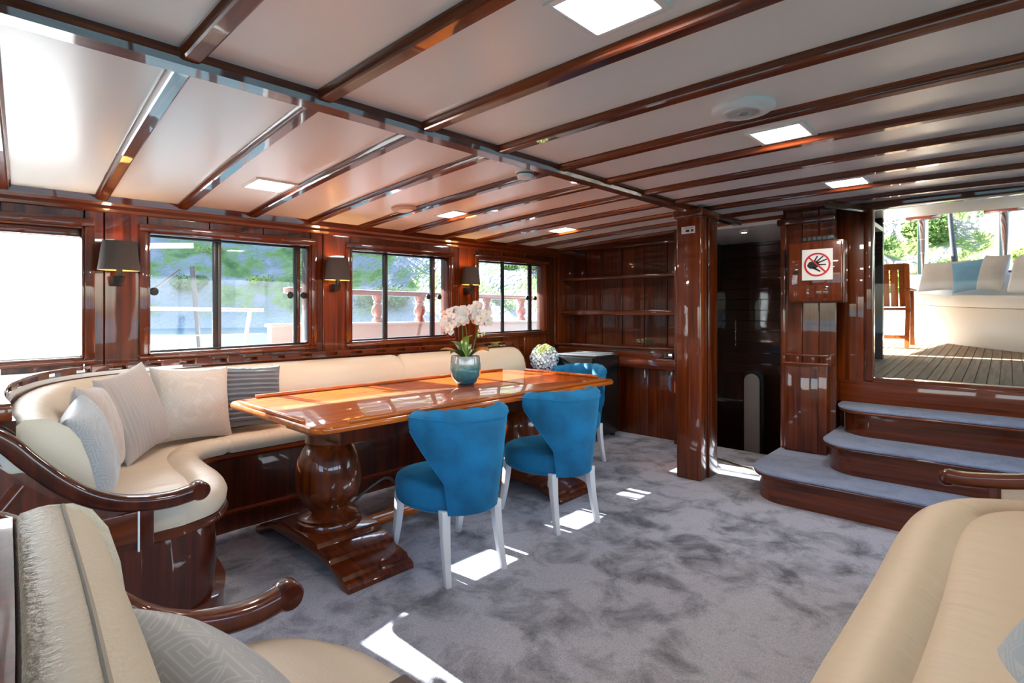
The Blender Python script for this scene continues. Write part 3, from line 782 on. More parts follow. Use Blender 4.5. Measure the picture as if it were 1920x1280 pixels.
# dining settee
pairs = [((4.22, 3.40), (4.22, 3.95)), ((3.4, 3.40), (3.4, 3.95)), ((2.7, 3.40), (2.7, 3.95)), ((1.9, 3.40), (1.9, 3.95)), ((1.45, 3.40), (1.30, 3.95)), ((1.17, 3.40), (.85, 3.89)),
         ((1.02, 3.36), (.55, 3.77)), ((.945, 3.22), (.33, 3.52)), ((.92, 3.02), (.20, 3.15)), ((.91, 2.80), (.155, 2.85)), ((.875, 2.60), (.14, 2.62)), ((.79, 2.44), (.14, 2.46)), ((.64, 2.375), (.14, 2.385))]
SN = 8
fr = lofter(pairs, SN); last = len(fr)-1
so = thing('dining_settee', 'long cream leather settee curving round the corner under the windows', 'sofa', (2.2, 3.6, 0))
obj('plinth', loft(fr, 0, last, lambda L_: [(.0, 0), (.0, .095), (-.008, .10), (-.008, .115), (.03, .12), (.2, .12), (.2, 0)]), sofa_wood, so, smooth=35)
obj('front_panel', loft(fr, 0, last, lambda L_: [(.03, .115), (.03, .43), (.2, .43), (.2, .115)]), sofa_wood, so, smooth=35)
obj('seat_trim', loft(fr, 0, last, lambda L_: [(.02, .425), (-.012, .43), (-.02, .445), (-.012, .462), (.02, .466), (.2, .466), (.2, .425)]), wood_x, so, smooth=35)
obj('carcass', loft(fr, 0, last, lambda L_: [(.2, 0), (.2, .46), (L_-.03, .46), (L_-.03, .95), (L_, .95), (L_, 0)]), sofa_wood, so, smooth=35)
def seat_sec(L_): return [(.12, .467), (.12, .52), (.135, .536), (.18, .543), (L_*.6, .545), (L_-.16, .54), (L_-.13, .50), (L_-.13, .467)]
def bol_sec(L_): return [(.0, .467), (-.012, .485), (-.016, .51), (-.006, .535), (.02, .552), (.06, .560), (.10, .556), (.135, .535), (.135, .467)]
def back_sec(L_): return [(L_-.03, .547), (L_-.19, .547), (L_-.225, .60), (L_-.23, .68), (L_-.21, .78), (L_-.185, .86), (L_-.155, .905), (L_-.12, .93), (L_-.085, .945), (L_-.05, .947), (L_-.03, .93)]
segs = [(0, 2*SN), (2*SN, 5*SN), (5*SN, last)]
for a, b_ in segs:
    obj('seat_cushion', loft(fr, a, b_, seat_sec), cream_x if a < 5*SN else cream_y, so, smooth=50)
    obj('seat_roll', loft(fr, a, b_, bol_sec, endround=1), cream_x if a < 5*SN else cream_y, so, smooth=50)
for a, b_ in ((0, 2*SN), (2*SN, 5*SN), (5*SN, last)):
    obj('back_cushion', loft(fr, a, b_, back_sec, endround=1), cream_smooth if a < 5*SN else cream_y, so, smooth=50)
# slotted fiddle rail along the top of the back
rl = MB(); dense = lofter(pairs, 40)
def strip(i0, i1, z0, z1): 
    q = loft(dense, i0, i1, lambda L_: [(L_-.018, z0), (L_-.018, z1), (L_+.012, z1), (L_+.012, z0)]); rl.add(q.v, q.f)
nD = len(dense)-1
acc = 0; solid = 0; start = 0; mode = 'solid'; slots = []
for i in range(1, nD+1):
    p0 = dense[i-1][0]+dense[i-1][1]*dense[i-1][2]; p1 = dense[i][0]+dense[i][1]*dense[i][2]; acc += (p1-p0).length
    if (mode == 'solid' and acc > .105) or (mode == 'slot' and acc > .088):
        if mode == 'solid': strip(start, i, .957, 1.007)
        else: strip(start, i, .957, .973); strip(start, i, .993, 1.007)
        start = i; acc = 0; mode = 'slot' if mode == 'solid' else 'solid'
strip(start, nD, .957, 1.007)
obj('fiddle_rail', rl, wood_x, so, bevel=.0025, seg=1)
poly = [(-.4, 3.98), (1.2, 3.98)]+[tuple(dense[i][0]+dense[i][1]*(dense[i][2]-.02)) for i in range(180, 340, 8)]+[(-.4, 3.0)]
obj('corner_ledge', MB().prism(poly, 'z', .945, .97), white_paint, so)  # white stands in for sun glare on the mahogany ledge
obj('end_bracket', MB().prism([(3.95, .55), (3.74, .55), (3.72, .62), (3.76, .80), (3.86, .93), (3.95, .985)], 'x', 4.225, 4.26), wood_z, so, bevel=.008)

def arm_rail(path, prof_w, prof_h, side, tip_r):
    pr = rrect(prof_w, prof_h, .018, 4)
    return MB().sweep(path, pr, side)
# settee arm: swoops from the back down to a level scroll
def arm_curve(): return [(.02, .985), (.08, .965), (.14, .92), (.20, .845), (.27, .765), (.345, .70), (.43, .655), (.52, .632), (.60, .625), (.665, .632), (.70, .642)]
def build_arm(root, y, wood_m, panel_m, base_z=.0, x_post=.505, sx_=1.0, dz_=0.0):
    c = cr([(p[0]*sx_, p[1]+dz_) for p in arm_curve()], 6)
    path = [(p[0], y, p[1]-.03) for p in c]
    obj('arm_rail', MB().sweep(path, rrect(.062, .058, .02, 4), (0, 1, 0)), wood_m, root, smooth=35)
    tip = MB().lathe([(.001, -.032), (.03, -.031), (.036, -.022), (.036, .022), (.03, .031), (.001, .032)], n=24).xf(Matrix.Translation((.695*sx_, y, .606+dz_)) @ Matrix.Rotation(PI/2, 4, 'X') @ Matrix.Scale(1, 4))
    obj('arm_scroll', tip, wood_m, root)
    low = [(p[0], p[1]-.055) for p in c if p[0] <= x_post]
    obj('arm_panel', MB().prism([(.0, base_z), (.0, low[0][1])]+low+[(x_post, low[-1][1]), (x_post, .44), (x_post, base_z)], 'y', y-.014, y+.014), panel_m, root, bevel=.003)
    obj('arm_post', MB().box(x_post-.012, x_post+.035, y-.024, y+.024, .44, low[-1][1]+.012), wood_m, root, bevel=.004)
build_arm(so, 2.335, sofa_wood, sofa_wood)
obj('side_board', MB().box(.32, .495, 2.305, 2.321, .46, .585), wood_x, so, bevel=.004)
obj('side_strip', MB().box(.487, .493, 2.300, 2.306, .44, .585), white_paint, so)
obj('corner_block', MB().box(.0, .16, 2.36, 2.46, .95, 1.0), wood_x, so, bevel=.006)

# foreground corner settee (two sides round the camera)
pairs2 = [((.49, 1.325), (.060, 1.33)), ((.59, 1.27), (.055, 1.25)), ((.665, 1.11), (.047, 1.12)), ((.69, .88), (.030, .85)), ((.71, .66), (.006, .50)), ((.83, .44), (-.02, .05)), ((1.02, .315), (.35, -.33)), ((1.35, .30), (1.1, -.45)), ((1.9, .285), (1.9, -.48)), ((2.35, .28), (2.4, -.48)), ((2.66, .25), (2.75, -.48)), ((2.85, .18), (2.90, -.48)), ((2.96, .06), (3.0, -.48)), ((3.01, -.07), (3.05, -.48))]
fr2 = lofter(pairs2, 6); l2 = len(fr2)-1
s2 = thing('corner_settee', 'cream leather corner settee filling the foreground at both sides', 'sofa', (.8, .4, 0))
obj('front_panel', loft(fr2, 0, l2, lambda L_: [(.03, 0), (.03, .43), (.2, .43), (.2, 0)]), sofa_wood, s2, smooth=35)
obj('seat_trim', loft(fr2, 0, l2, lambda L_: [(.02, .415), (-.03, .42), (-.038, .435), (-.03, .45), (.02, .454), (.2, .454), (.2, .415)]), wood_x, s2, smooth=35)
obj('carcass', loft(fr2, 0, l2, lambda L_: [(.2, 0), (.2, .44), (L_-.03, .44), (L_-.03, .93), (L_, .93), (L_, 0)]), sofa_wood, s2, smooth=35)
cut = 5*6
def seat2(L_): return [(.13, .455), (.13, .50), (.15, .515), (.20, .525), (L_*.6, .53), (L_-.16, .525), (L_-.12, .50), (L_-.12, .455)]
def bol2(L_): return [(.0, .455), (-.014, .47), (-.018, .495), (-.006, .522), (.025, .540), (.07, .546), (.12, .538), (.15, .515), (.15, .455)]
def seat2l(L_): return [(.0, .455), (-.014, .47), (-.016, .488), (-.004, .51), (.03, .525), (.10, .53), (L_*.6, .53), (L_-.16, .525), (L_-.12, .50), (L_-.12, .455)]
obj('seat_cushion', loft(fr2, 0, cut, seat2l), plain('taupe_cream_seat_leather', (.55, .45, .36), .35, bump=(120, .1)), s2, smooth=50)
obj('seat_cushion', loft(fr2, cut, l2, seat2), cream_x, s2, smooth=50)
obj('seat_roll', loft(fr2, cut, l2, bol2, endround=1), cream_x, s2, smooth=50)
def back2(L_): return [(L_-.03, .53), (L_-.17, .53), (L_-.19, .58), (L_-.19, .68), (L_-.175, .80), (L_-.155, .875), (L_-.13, .917), (L_-.10, .937), (L_-.065, .943), (L_-.04, .938), (L_-.03, .92)]
obj('back_cushion', loft(fr2, 1, cut-6, back2, endround=1), taupe_leather, s2, smooth=50)
f0 = lambda i, a, z_: (fr2[i][0].x+fr2[i][1].x*(fr2[i][2]-a), fr2[i][0].y+fr2[i][1].y*(fr2[i][2]-a), z_)
obj('piping', MB().tube([f0(i, .100, .9375) for i in range(2, cut-6)], .0035, 6), plain('dark_piping', (.30, .24, .18), .5), s2)
obj('back_cushion', loft(fr2, cut+4, l2, back2, endround=1), cream_smooth, s2, smooth=50)
obj('back_rail', MB().sweep([(.050, 1.36, .955), (.030, .95, .955), (-.012, .30, .955)], rrect(.034, .026, .01, 3), (1, 0, 0)), sofa_wood, s2, smooth=35)
build_arm(s2, 1.375, sofa_wood, cream_smooth, x_post=.36, sx_=.885, dz_=-.035)
# far arm of the settee, by the steps
c = cr([(-.44, .84), (-.36, .78), (-.26, .71), (-.15, .655), (-.03, .622), (.08, .602), (.16, .594), (.205, .598)], 6)
obj('arm_rail', MB().sweep([(3.10, p[0], p[1]-.028) for p in c], rrect(.068, .062, .018, 4), (1, 0, 0)), wood_y, s2, smooth=35)
obj('arm_scroll', MB().lathe([(.001, -.031), (.028, -.03), (.034, -.022), (.034, .022), (.028, .03), (.001, .031)], n=24).xf(Matrix.Translation((3.10, .205, .562)) @ Matrix.Rotation(PI/2, 4, 'Y')), wood_y, s2)
low = [(p[0], p[1]-.054) for p in c if p[0] <= .03]
obj('arm_panel', MB().prism([(-.45, 0), (-.45, low[0][1])]+low+[(.03, low[-1][1]), (.03, 0)], 'x', 3.075, 3.125), cream_smooth, s2, bevel=.003)
obj('arm_post', MB().box(3.07, 3.13, .025, .065, .0, low[-1][1]+.01), wood_z, s2, bevel=.004)
tag(obj('wooden_grab_bar', MB().tube([(.055, 1.68, .80), (.13, 1.72, .89)], .016, 14), sofa_wood), 'short round wooden bar rising behind the foreground settee back', 'bar')

# ---------------------------------------------------------------- pillows
def pillow(name, label, loc, normal, w, h, t, mat, roll=0, ribs=None, n=26):
    mb = MB(); front = []; back = []
    def pt(i, j, sgn):
        u = -1+2*i/n; v = -1+2*j/n
        e_ = max(0, (1-abs(u)**2.6))*max(0, (1-abs(v)**2.6))
        th = t*.5*e_**.48
        pin = 1-.085*(1-abs(v)**2) * 1.0 if True else 1
        x = u*w/2*(1-.07*(1-v*v)*abs(u)**3*1.0); y = v*h/2*(1-.07*(1-u*u)*abs(v)**3)
        wob = .008*noise.noise(Vector((u*2.2+loc[0]*9, v*2.2, sgn)))*e_
        if ribs == 'v': th += .004*math.sin(u*PI*15)*min(1, e_*3)
        if ribs == 'h': th += .009*math.sin(v*PI*13)*min(1, e_*3)
        return (x, y, sgn*(th+wob+.003))
    F_ = [[pt(i, j, 1) for j in range(n+1)] for i in range(n+1)]; B_ = [[pt(i, j, -1) for j in range(n+1)] for i in range(n+1)]
    vs = [p for r_ in F_ for p in r_]+[p for r_ in B_ for p in r_]; fs = []; o = (n+1)**2
    for i in range(n):
        for j in range(n):
            a = i*(n+1)+j; fs.append((a, a+n+1, a+n+2, a+1)); fs.append((o+a, o+a+1, o+a+n+2, o+a+n+1))
    def per():
        return [(i, 0) for i in range(n)]+[(n, j) for j in range(n)]+[(i, n) for i in range(n, 0, -1)]+[(0, j) for j in range(n, 0, -1)]
    pr = [i*(n+1)+j for i, j in per()]
    for k in range(len(pr)): a, b_ = pr[k], pr[(k+1) % len(pr)]; fs.append((a, o+a, o+b_, b_))
    mb.add(vs, fs)
    me = mb.mesh(name, mat, smooth=70)
    ob = bpy.data.objects.new(name, me); COL.objects.link(ob)
    ob.matrix_world = frame_of(loc, normal) @ Matrix.Rotation(roll, 4, 'Z')
    return tag(ob, label, 'pillow')
HV_ = [(18, 20)]
pillow('throw_pillow', 'silver-blue patterned pillow nearest the settee arm', (.415, 2.745, .735), (1, -.28, .24), .40, .41, .16, silver_pattern, .12, n=40)
pillow('throw_pillow', 'pinkish beige patterned pillow second from the settee arm', (.50, 3.07, .765), (.95, -.32, .24), .42, .42, .14, pink_pattern, -.10)
pillow('throw_pillow', 'taupe ribbed pillow in the settee corner', (.70, 3.37, .785), (.74, -.66, .28), .42, .46, .12, stripe_fabric, .13, 'v', 60)
pillow('throw_pillow', 'plain beige square pillow between ribbed and corduroy pillows', (1.03, 3.58, .765), (.12, -1, .26), .44, .44, .14, beige_pattern, -.06)
pillow('throw_pillow', 'slate grey corduroy pillow behind the table corner', (1.385, 3.64, .76), (-.05, -1, .26), .40, .40, .13, cord_fabric, -.05, 'h', 60)
pillow('throw_pillow', 'large taupe patterned pillow in the foreground beside the near arm', (.375, 1.01, .575), (.80, .05, .60), .44, .40, .15, taupe_pattern, .35, n=40)
pillow('throw_pillow', 'pale blue-grey pillow cut off at the bottom right corner', (1.565, -.165, .64), (-.25, .75, .62), .46, .44, .15, palegrey_blue, .2)

# ---------------------------------------------------------------- dining table
TX0, TX1, TY0, TY1, TZ = 1.115, 3.535, 2.19, 3.285, .80
tb = thing('dining_table', 'long glossy mahogany dining table on two turned pedestals', 'table', ((TX0+TX1)/2, (TY0+TY1)/2, 0))
def cham(x0, x1, y0, y1, r, n=6):
    out = []
    for cx, cy, a0 in ((x1-r, y1-r, 0), (x0+r, y1-r, PI/2), (x0+r, y0+r, PI), (x1-r, y0+r, 1.5*PI)):
        for k in range(n+1): a = a0+PI/2*k/n; out.append((cx+r*math.cos(a), cy+r*math.sin(a)))
    return out
def ring_at(d, z_, r): return [(x, y, z_) for x, y in cham(TX0+d, TX1-d, TY0+d, TY1-d, r)]
mb = MB().rings([ring_at(.025, .762, .07), ring_at(.004, .768, .085), ring_at(0, .778, .09), ring_at(0, .788, .09), ring_at(.006, .797, .085), ring_at(.014, TZ, .08)])
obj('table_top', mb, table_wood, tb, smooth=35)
mb = MB().rings([ring_at(.05, .764, .03), ring_at(.10, .742, .03), ring_at(.19, .73, .02), ring_at(.24, .715, .01), ring_at(.24, .645, .01)])
obj('apron', mb, sofa_wood, tb, smooth=25)
rp = [(-.011, 0), (-.011, .012), (-.006, .019), (.006, .019), (.011, .012), (.011, 0)]
for p0, p1, sd in (((TX0+.16, TY0+.018, TZ), (TX1-.16, TY0+.018, TZ), (0, 1, 0)), ((TX0+.16, TY1-.018, TZ), (TX1-.16, TY1-.018, TZ), (0, 1, 0)), ((TX0+.018, TY0+.17, TZ), (TX0+.018, TY1-.17, TZ), (1, 0, 0)), ((TX1-.018, TY0+.17, TZ), (TX1-.018, TY1-.17, TZ), (1, 0, 0))):
    obj('fiddle', MB().sweep([p0, p1], rp, sd), table_wood, tb, bevel=.003)
for x in (1.83, 2.86): obj('leaf_joint', MB().box(x-.002, x+.002, TY0+.035, TY1-.035, TZ-.001, TZ+.0006), sofa_wood, tb)
bal = [(.12, .645), (.125, .60), (.115, .585), (.135, .56), (.160, .51), (.172, .46), (.176, .40), (.170, .345), (.150, .295), (.122, .265), (.108, .25), (.104, .232), (.118, .222), (.150, .212), (.162, .20), (.152, .192), (.168, .18), (.178, .155), (.176, .13), (.165, .112)]
for px in (1.47, 3.06):
    obj('pedestal', MB().lathe([(.001, .645)]+bal+[(.001, .112)], (px, 2.76, 0), n=48), wood_z, tb, smooth=30)
    half = [(0, .122), (.20, .122), (.225, .115), (.235, .098), (.262, .098), (.30, .092), (.345, .085), (.36, .068), (.375, .062), (.43, .058), (.47, .05), (.485, .035), (.51, .032), (.53, .02), (.53, 0)]
    under = [(.47, 0), (.42, .018), (.36, .05), (.28, .065), (0, .07)]
    right = [(2.76+a, z_) for a, z_ in half+under]
    left = [(2.76-a, z_) for a, z_ in reversed(half+under)]
    scl = 1.35
    prof_ = [(y, z_*scl if z_ < .2 else z_) for y, z_ in (right[:-1]+left[1:])]
    prof_ = [(y, min(z_, .15)) for y, z_ in prof_]
    # order: right top -> right end -> underside -> left end -> left top
    mb = MB(); x0, x1 = px-.185, px+.185
    topR = [(2.76+a, z_*1.25) for a, z_ in half]; botR = [(2.76+a, z_*1.25) for a, z_ in under]
    topL = [(2.76-a, z_*1.25) for a, z_ in half]; botL = [(2.76-a, z_*1.25) for a, z_ in under]
    top_line = list(reversed(topL[1:]))+topR; bot_line = list(reversed(botL))[0:0]
    bots = list(reversed(list(reversed(botR))))   # from right end to centre
    allp = top_line+botR+list(reversed(botL[:-1]))
    mb.prism(allp, 'x', x0, x1)
    obj('foot', mb, wood_y, tb, bevel=.004, smooth=25)
obj('footrest', MB().box(1.655, 2.875, 2.70, 2.80, .06, .10), table_wood, tb, bevel=.01)

# ---------------------------------------------------------------- chairs
def make_chair(label):
    t = thing('dining_chair', label, 'chair', (0, 0, 0), 'teal velvet dining chairs')
    # seat: rounded front, straight-ish back
    def outline(s_): 
        out = []
        for k in range(40):
            a = 2*PI*k/40; c_, s__ = math.cos(a), math.sin(a)
            ex = 2.0/2.6
            out.append((math.copysign(abs(c_)**ex, c_)*.262*s_*(1-.20*max(0, -s__)), math.copysign(abs(s__)**ex, s__)*.270*s_+.012))
        return out
    rs = []
    for s_, z_ in ((.93, .325), (.985, .335), (1.0, .36), (1.0, .425), (.975, .445), (.90, .458), (.70, .464), (.35, .467), (.02, .468)): rs.append([(x, y, z_) for x, y in outline(s_)])
    obj('seat', MB().rings(rs), teal, t, smooth=60)
    # wrapped back shell
    A = math.radians(84); nu, nv = 64, 12; th = .05
    def shell(u, v, off):
        a = u*A                                      # angle from straight back
        au = abs(u)
        zb_ = .325 if au < .44 else (.325+.15*(au-.44)/.05 if au < .49 else .475+(.735-.475)*((au-.49)/.51)**.95)   # lower edge climbs along the wings
        zt_ = .825-.03*au**2+.012*math.cos(u*PI*6)*0
        z_ = zb_+(zt_-zb_)*v
        fl = max(0.0, (z_-.325)/.50)
        rx = .240+.036*fl-off; ry = .285+.030*fl-off
        return (math.sin(a)*rx, -math.cos(a)*ry-.01-.03*fl, z_)
    mb = MB(); vs = []; fs = []
    for i in range(nu+1):
        u = -1+2*i/nu
        ring_ = []
        for j in range(nv+1): ring_.append(shell(u, j/nv, 0))
        tp = shell(u, 1, th/2); tuft = .006*abs(math.sin(u*PI*4))
        ring_.append((tp[0], tp[1], tp[2]+.020+tuft))
        for j in range(nv, -1, -1): ring_.append(shell(u, j/nv, th-.010+.014*abs(math.sin(u*PI*4))))
        vs.append(ring_)
    mb.rings(vs)
    bk = obj('backrest', mb, teal, t, bevel=0, smooth=60)
    def edge(u0): return [Vector(shell(u0, j/10, .003))+Vector((0, 0, 0)) for j in range(11)]
    pip = []
    for k in range(31): u = -.985+1.97*k/30; p = shell(u, .93, -.003); pip.append(p)
    obj('piping', MB().tube(pip, .004, 6), teal, bk)
    for sg_ in (-1, 1):
        path = []
        for k in range(20): u = sg_*(.97-.0*k); path = [shell(sg_*(.50+.47*q/19), .035, -.003) for q in range(20)]
        obj('piping', MB().tube(path, .004, 6), teal, bk)
    for x, y, fx, fy in ((-.15, -.215, -.162, -.272), (.15, -.215, .162, -.272), (-.195, .20, -.205, .262), (.195, .20, .205, .262)):
        mb = MB(); rs = []
        for k in range(7):
            q = k/6; cx = x+(fx-x)*q**1.6; cy = y+(fy-y)*q**1.6; w = .023-.008*q
            rs.append([(cx-w, cy-w, .345*(1-q)), (cx+w, cy-w, .345*(1-q)), (cx+w, cy+w, .345*(1-q)), (cx-w, cy+w, .345*(1-q))])
        mb.rings(rs); obj('leg', mb, white_leg, t, bevel=.004)
    return t
ch1 = make_chair('teal velvet chair nearest the camera, seen from behind')
ch1.location = (1.855, 2.185, 0); ch1.rotation_euler = (0, 0, math.radians(-11))
ch2 = copy_tree(ch1); ch2['label'] = 'middle teal velvet chair with its back to the room'
ch2.location = (2.69, 2.175, 0); ch2.rotation_euler = (0, 0, math.radians(-12))
ch3 = copy_tree(ch1); ch3['label'] = 'teal velvet chair at the far end of the table'
ch3.location = (3.72, 2.78, 0); ch3.rotation_euler = (0, 0, math.radians(88))

# ---------------------------------------------------------------- orchid on the table
ox, oy, oz = 2.55, 2.83, TZ
orc = thing('potted_orchid', 'white orchid in a teal glazed pot on the dining table', 'plant', (ox, oy, oz))
prof_ = [(.001, 0), (.060, 0), (.082, .02), (.102, .06), (.110, .11), (.108, .16), (.101, .20), (.096, .202), (.094, .19), (.10, .12), (.08, .10), (.001, .10)]
obj('pot', MB().lathe(prof_, (ox, oy, oz), n=40), pot_mat, orc, smooth=50)
obj('soil', MB().lathe([(.001, .17), (.05, .178), (.097, .168), (.097, .16), (.001, .16)], (ox, oy, oz), n=24), soil_mat, orc)
def leaf_mesh(Lg, w, arch, name, mat):
    mb = MB(); rs = []
    for k in range(9):
        q = k/8; wd = w*math.sin(PI*min(1, q*.92+.08))**.7*(1 if k < 8 else .1); x = Lg*q; z_ = arch*math.sin(q*PI*.75)
        rs.append([(x, -wd, z_+wd*.35), (x, 0, z_-.004), (x, wd, z_+wd*.35), (x, 0, z_+.003)])
    mb.rings(rs); return mb.mesh(name, mat, smooth=60)
lm = leaf_mesh(.17, .034, .05, 'leaf', leaf_green); lm2 = leaf_mesh(.15, .028, .09, 'leaf', leaf_light)
for k, (a, til, me) in enumerate(((2.6, -.15, lm), (3.4, -.05, lm), (5.2, -.2, lm), (-.3, -.05, lm), (.7, -.3, lm), (4.4, -.9, lm2), (5.6, -1.0, lm2), (1.6, -.5, lm))):
    shared('leaf', me, orc, (ox+.02*math.cos(a), oy+.02*math.sin(a), oz+.185), (0, til, a))
def petal(mb, ang, Lg, w, tilt):
    rs = []
    for k in range(6):
        q = k/5; wd = max(.0015, w*math.sin(PI*(q*.85+.10))**.8); r_ = Lg*q; z_ = tilt*q*q
        rs.append([(-wd, r_, z_), (0, r_, z_-.002), (wd, r_, z_), (0, r_, z_+.0025)])
    p = MB().rings(rs).xf(Matrix.Rotation(ang, 4, 'Z')); mb.add(p.v, p.f)
fm = MB()
for ang, Lg, w in ((0, .030, .012), (2*PI/3, .030, .011), (-2*PI/3, .030, .011), (1.25, .036, .021), (-1.25, .036, .021)): petal(fm, ang, Lg, w, .006)
flower_me = fm.mesh('flower', petal_white, smooth=60)
lipm = MB().lathe([(.001, 0), (.006, .002), (.007, .008), (.003, .013), (.001, .014)], n=8).mesh('flower_lip', lip_mat)
budm = MB().lathe([(.001, -.014), (.008, -.006), (.009, .003), (.005, .012), (.001, .015)], n=10).mesh('bud', bud_mat)
stems = [[(-.01, 0, .17), (-.02, .01, .32), (-.025, 0, .44), (-.05, -.02, .50), (-.11, -.05, .47), (-.14, -.06, .40)],
         [(.015, .01, .17), (.01, .01, .34), (.0, 0, .46), (.04, -.01, .53), (.10, -.04, .51), (.14, -.07, .42)],
         [(.04, 0, .17), (.065, -.01, .30), (.095, -.02, .43), (.085, -.03, .49), (.03, -.04, .51), (-.03, -.05, .46)]]
# stems arc across the view: their local x runs along the camera's right
rt = Vector((math.sin(math.radians(43)), -math.cos(math.radians(43)), 0)); fw = Vector((math.cos(math.radians(43)), math.sin(math.radians(43)), 0))
def OL(p): return Vector((ox, oy, oz))+rt*p[0]+fw*p[1]+Vector((0, 0, p[2]))
for st in stems: obj('stem', MB().tube([OL(p) for p in cr(st, 6)], .0045, 7, .003), stem_mat, orc)
rnd = random.Random(3)
for si, st in enumerate(stems):
    c = cr(st, 8); k0 = int(len(c)*.50)
    for k in range(k0, len(c), 1 if si != 1 else 2):
        for sd in (-1, 1):
            p = OL(c[k])+rt*rnd.uniform(-.045, .045)-fw*rnd.uniform(.0, .05)*(1 if sd < 0 else -.6)+Vector((0, 0, rnd.uniform(-.035, .04)))
            nrm = (-fw*rnd.uniform(.5, 1)*(1 if sd < 0 else -.3)+rt*rnd.uniform(-.7, .7)+Vector((0, 0, rnd.uniform(-.1, .5))))
            M = frame_of(p, nrm) @ Matrix.Rotation(rnd.uniform(-.5, .5), 4, 'Z')
            f_ = shared('flower', flower_me, orc, tuple(p)); f_.rotation_euler = M.to_euler(); f_.scale = (1.0+rnd.uniform(-.1, .2),)*3
            l_ = bpy.data.objects.new('flower_lip', lipm); COL.objects.link(l_); l_.parent = f_
for p in ((.10, -.06, .38), (.12, -.07, .35), (.095, -.05, .345), (-.02, -.06, .30), (.01, -.06, .29), (-.13, -.06, .37), (.135, -.06, .36)):
    shared('bud', budm, orc, tuple(OL(p)))

# ---------------------------------------------------------------- corner table, hydrangea bowl, fridge, display
ct = thing('corner_cabinet', 'low mahogany corner cabinet between settee and fridge', 'cabinet', (4.4, 3.65, 0))
obj('body', MB().box(4.28, 4.47, 3.40, 3.985, 0, .66), sofa_wood, ct, bevel=.006)
obj('top', MB().box(4.265, 4.475, 3.37, 3.99, .66, .69), wood_y, ct, bevel=.008)
hx, hy, hz = 4.33, 3.575, .69
hd = thing('flower_bowl', 'round arrangement of white and blue hydrangeas behind the table', 'flowers', (hx, hy, hz))
obj('bowl', MB().lathe([(.001, 0), (.05, 0), (.075, .03), (.085, .075), (.078, .075), (.001, .06)], (hx, hy, hz), n=28), stem_mat, hd)
def blossom(name, mat, seed):
    r0 = random.Random(seed); mb = MB()
    for k in range(26):
        zf = 1-2*(k+.5)/26; a = k*2.39996; rr = math.sqrt(1-zf*zf)
        nrm = Vector((rr*math.cos(a), rr*math.sin(a), zf)); M = frame_of(nrm*.046, nrm, (0.3, .2, 1) if abs(zf) < .9 else (1, 0, 0)) @ Matrix.Rotation(r0.uniform(0, 1.5), 4, 'Z')
        q = MB()
        for j in range(4):
            c_, s_ = math.cos(j*PI/2), math.sin(j*PI/2); w = .009
            q.rings([[(c_*r_-s_*sd*w_, s_*r_+c_*sd*w_, z_) for sd, w_ in ((-1, w_i), (1, w_i))] for r_, w_i, z_ in ((0, .002, 0), (.008, w, .002), (.016, .006, .005))], closed=False)
        mb.add(q.xf(M).v, q.f)
    return mb.mesh(name, mat)
bms = [blossom('blossom', m_, i) for i, m_ in enumerate((hyd_white, hyd_blue, hyd_green))]
for k in range(30):
    zf = 1-1.85*(k+.5)/30; a = k*2.39996; rr = math.sqrt(max(0, 1-zf*zf))
    col = 2 if zf > .72 else (0 if (math.cos(a-3.9) > .25 and zf < .8) else 1)
    shared('blossom', bms[col], hd, (hx+.105*rr*math.cos(a), hy+.105*rr*math.sin(a), hz+.14+.105*zf), (rnd.uniform(0, 3), rnd.uniform(0, 3), 0))
for k in range(6):
    a = k*1.05; shared('leaf', lm2, hd, (hx+.04*math.cos(a), hy+.04*math.sin(a), hz+.075), (0, -.6, a))

fg = thing('mini_fridge', 'black box fridge against the far wall shelves', 'fridge', (4.79, 3.33, 0))
obj('body', MB().box(4.55, 4.975, 3.08, 3.60, .03, .855), black_gloss, fg, bevel=.006)
obj('door', MB().box(4.48, 4.54, 3.08, 3.60, .05, .85), black_gloss, fg, bevel=.01)
obj('top_edge', MB().box(4.545, 4.975, 3.078, 3.602, .855, .87), dark_grey, fg, bevel=.004)
obj('grille', MB().box(4.90, 4.95, 3.10, 3.58, .87, .882), dark_grey, fg, bevel=.003)
for y in (3.12, 3.56): 
    for x in (4.58, 4.93): obj('foot', MB().box(x-.02, x+.02, y-.02, y+.02, 0, .03), black_plastic, fg)
dsp = thing('control_display', 'small black control panel with a lit screen on the ledge front', 'control panel', (4.985, 2.52, .84))
obj('case', MB().box(5.035, 5.062, 2.475, 2.585, .848, .902), black_plastic, dsp, bevel=.005)
obj('screen', MB().box(5.033, 5.036, 2.49, 2.525, .872, .892), screen_mat, dsp)
obj('dial', MB().lathe([(.001, 0), (.010, 0), (.009, .005), (.001, .006)], n=16).xf(Matrix.Translation((5.036, 2.56, .882)) @ Matrix.Rotation(-PI/2, 4, 'Y')), dark_grey, dsp)
for k in range(6): obj('button', MB().box(5.033, 5.036, 2.488+.015*k, 2.498+.015*k, .855, .861), grey_print, dsp)
cbl = tag(obj('loose_cable', MB().tube(cr([(1.72, 2.98, .10), (1.80, 2.98, .16), (1.90, 2.99, .20), (2.0, 3.0, .22), (2.1, 3.05, .16), (2.2, 3.1, .02)], 6), .009, 8), dark_grey), 'dark cable hanging loosely under the dining table', 'cable')
tag(obj('small_box', MB().box(.57, .66, .80, .92, .533, .556), plain('dark_brown_box', (.09, .065, .06), .5), None, bevel=.008), 'small dark brown case lying on the foreground seat at bottom edge', 'case')

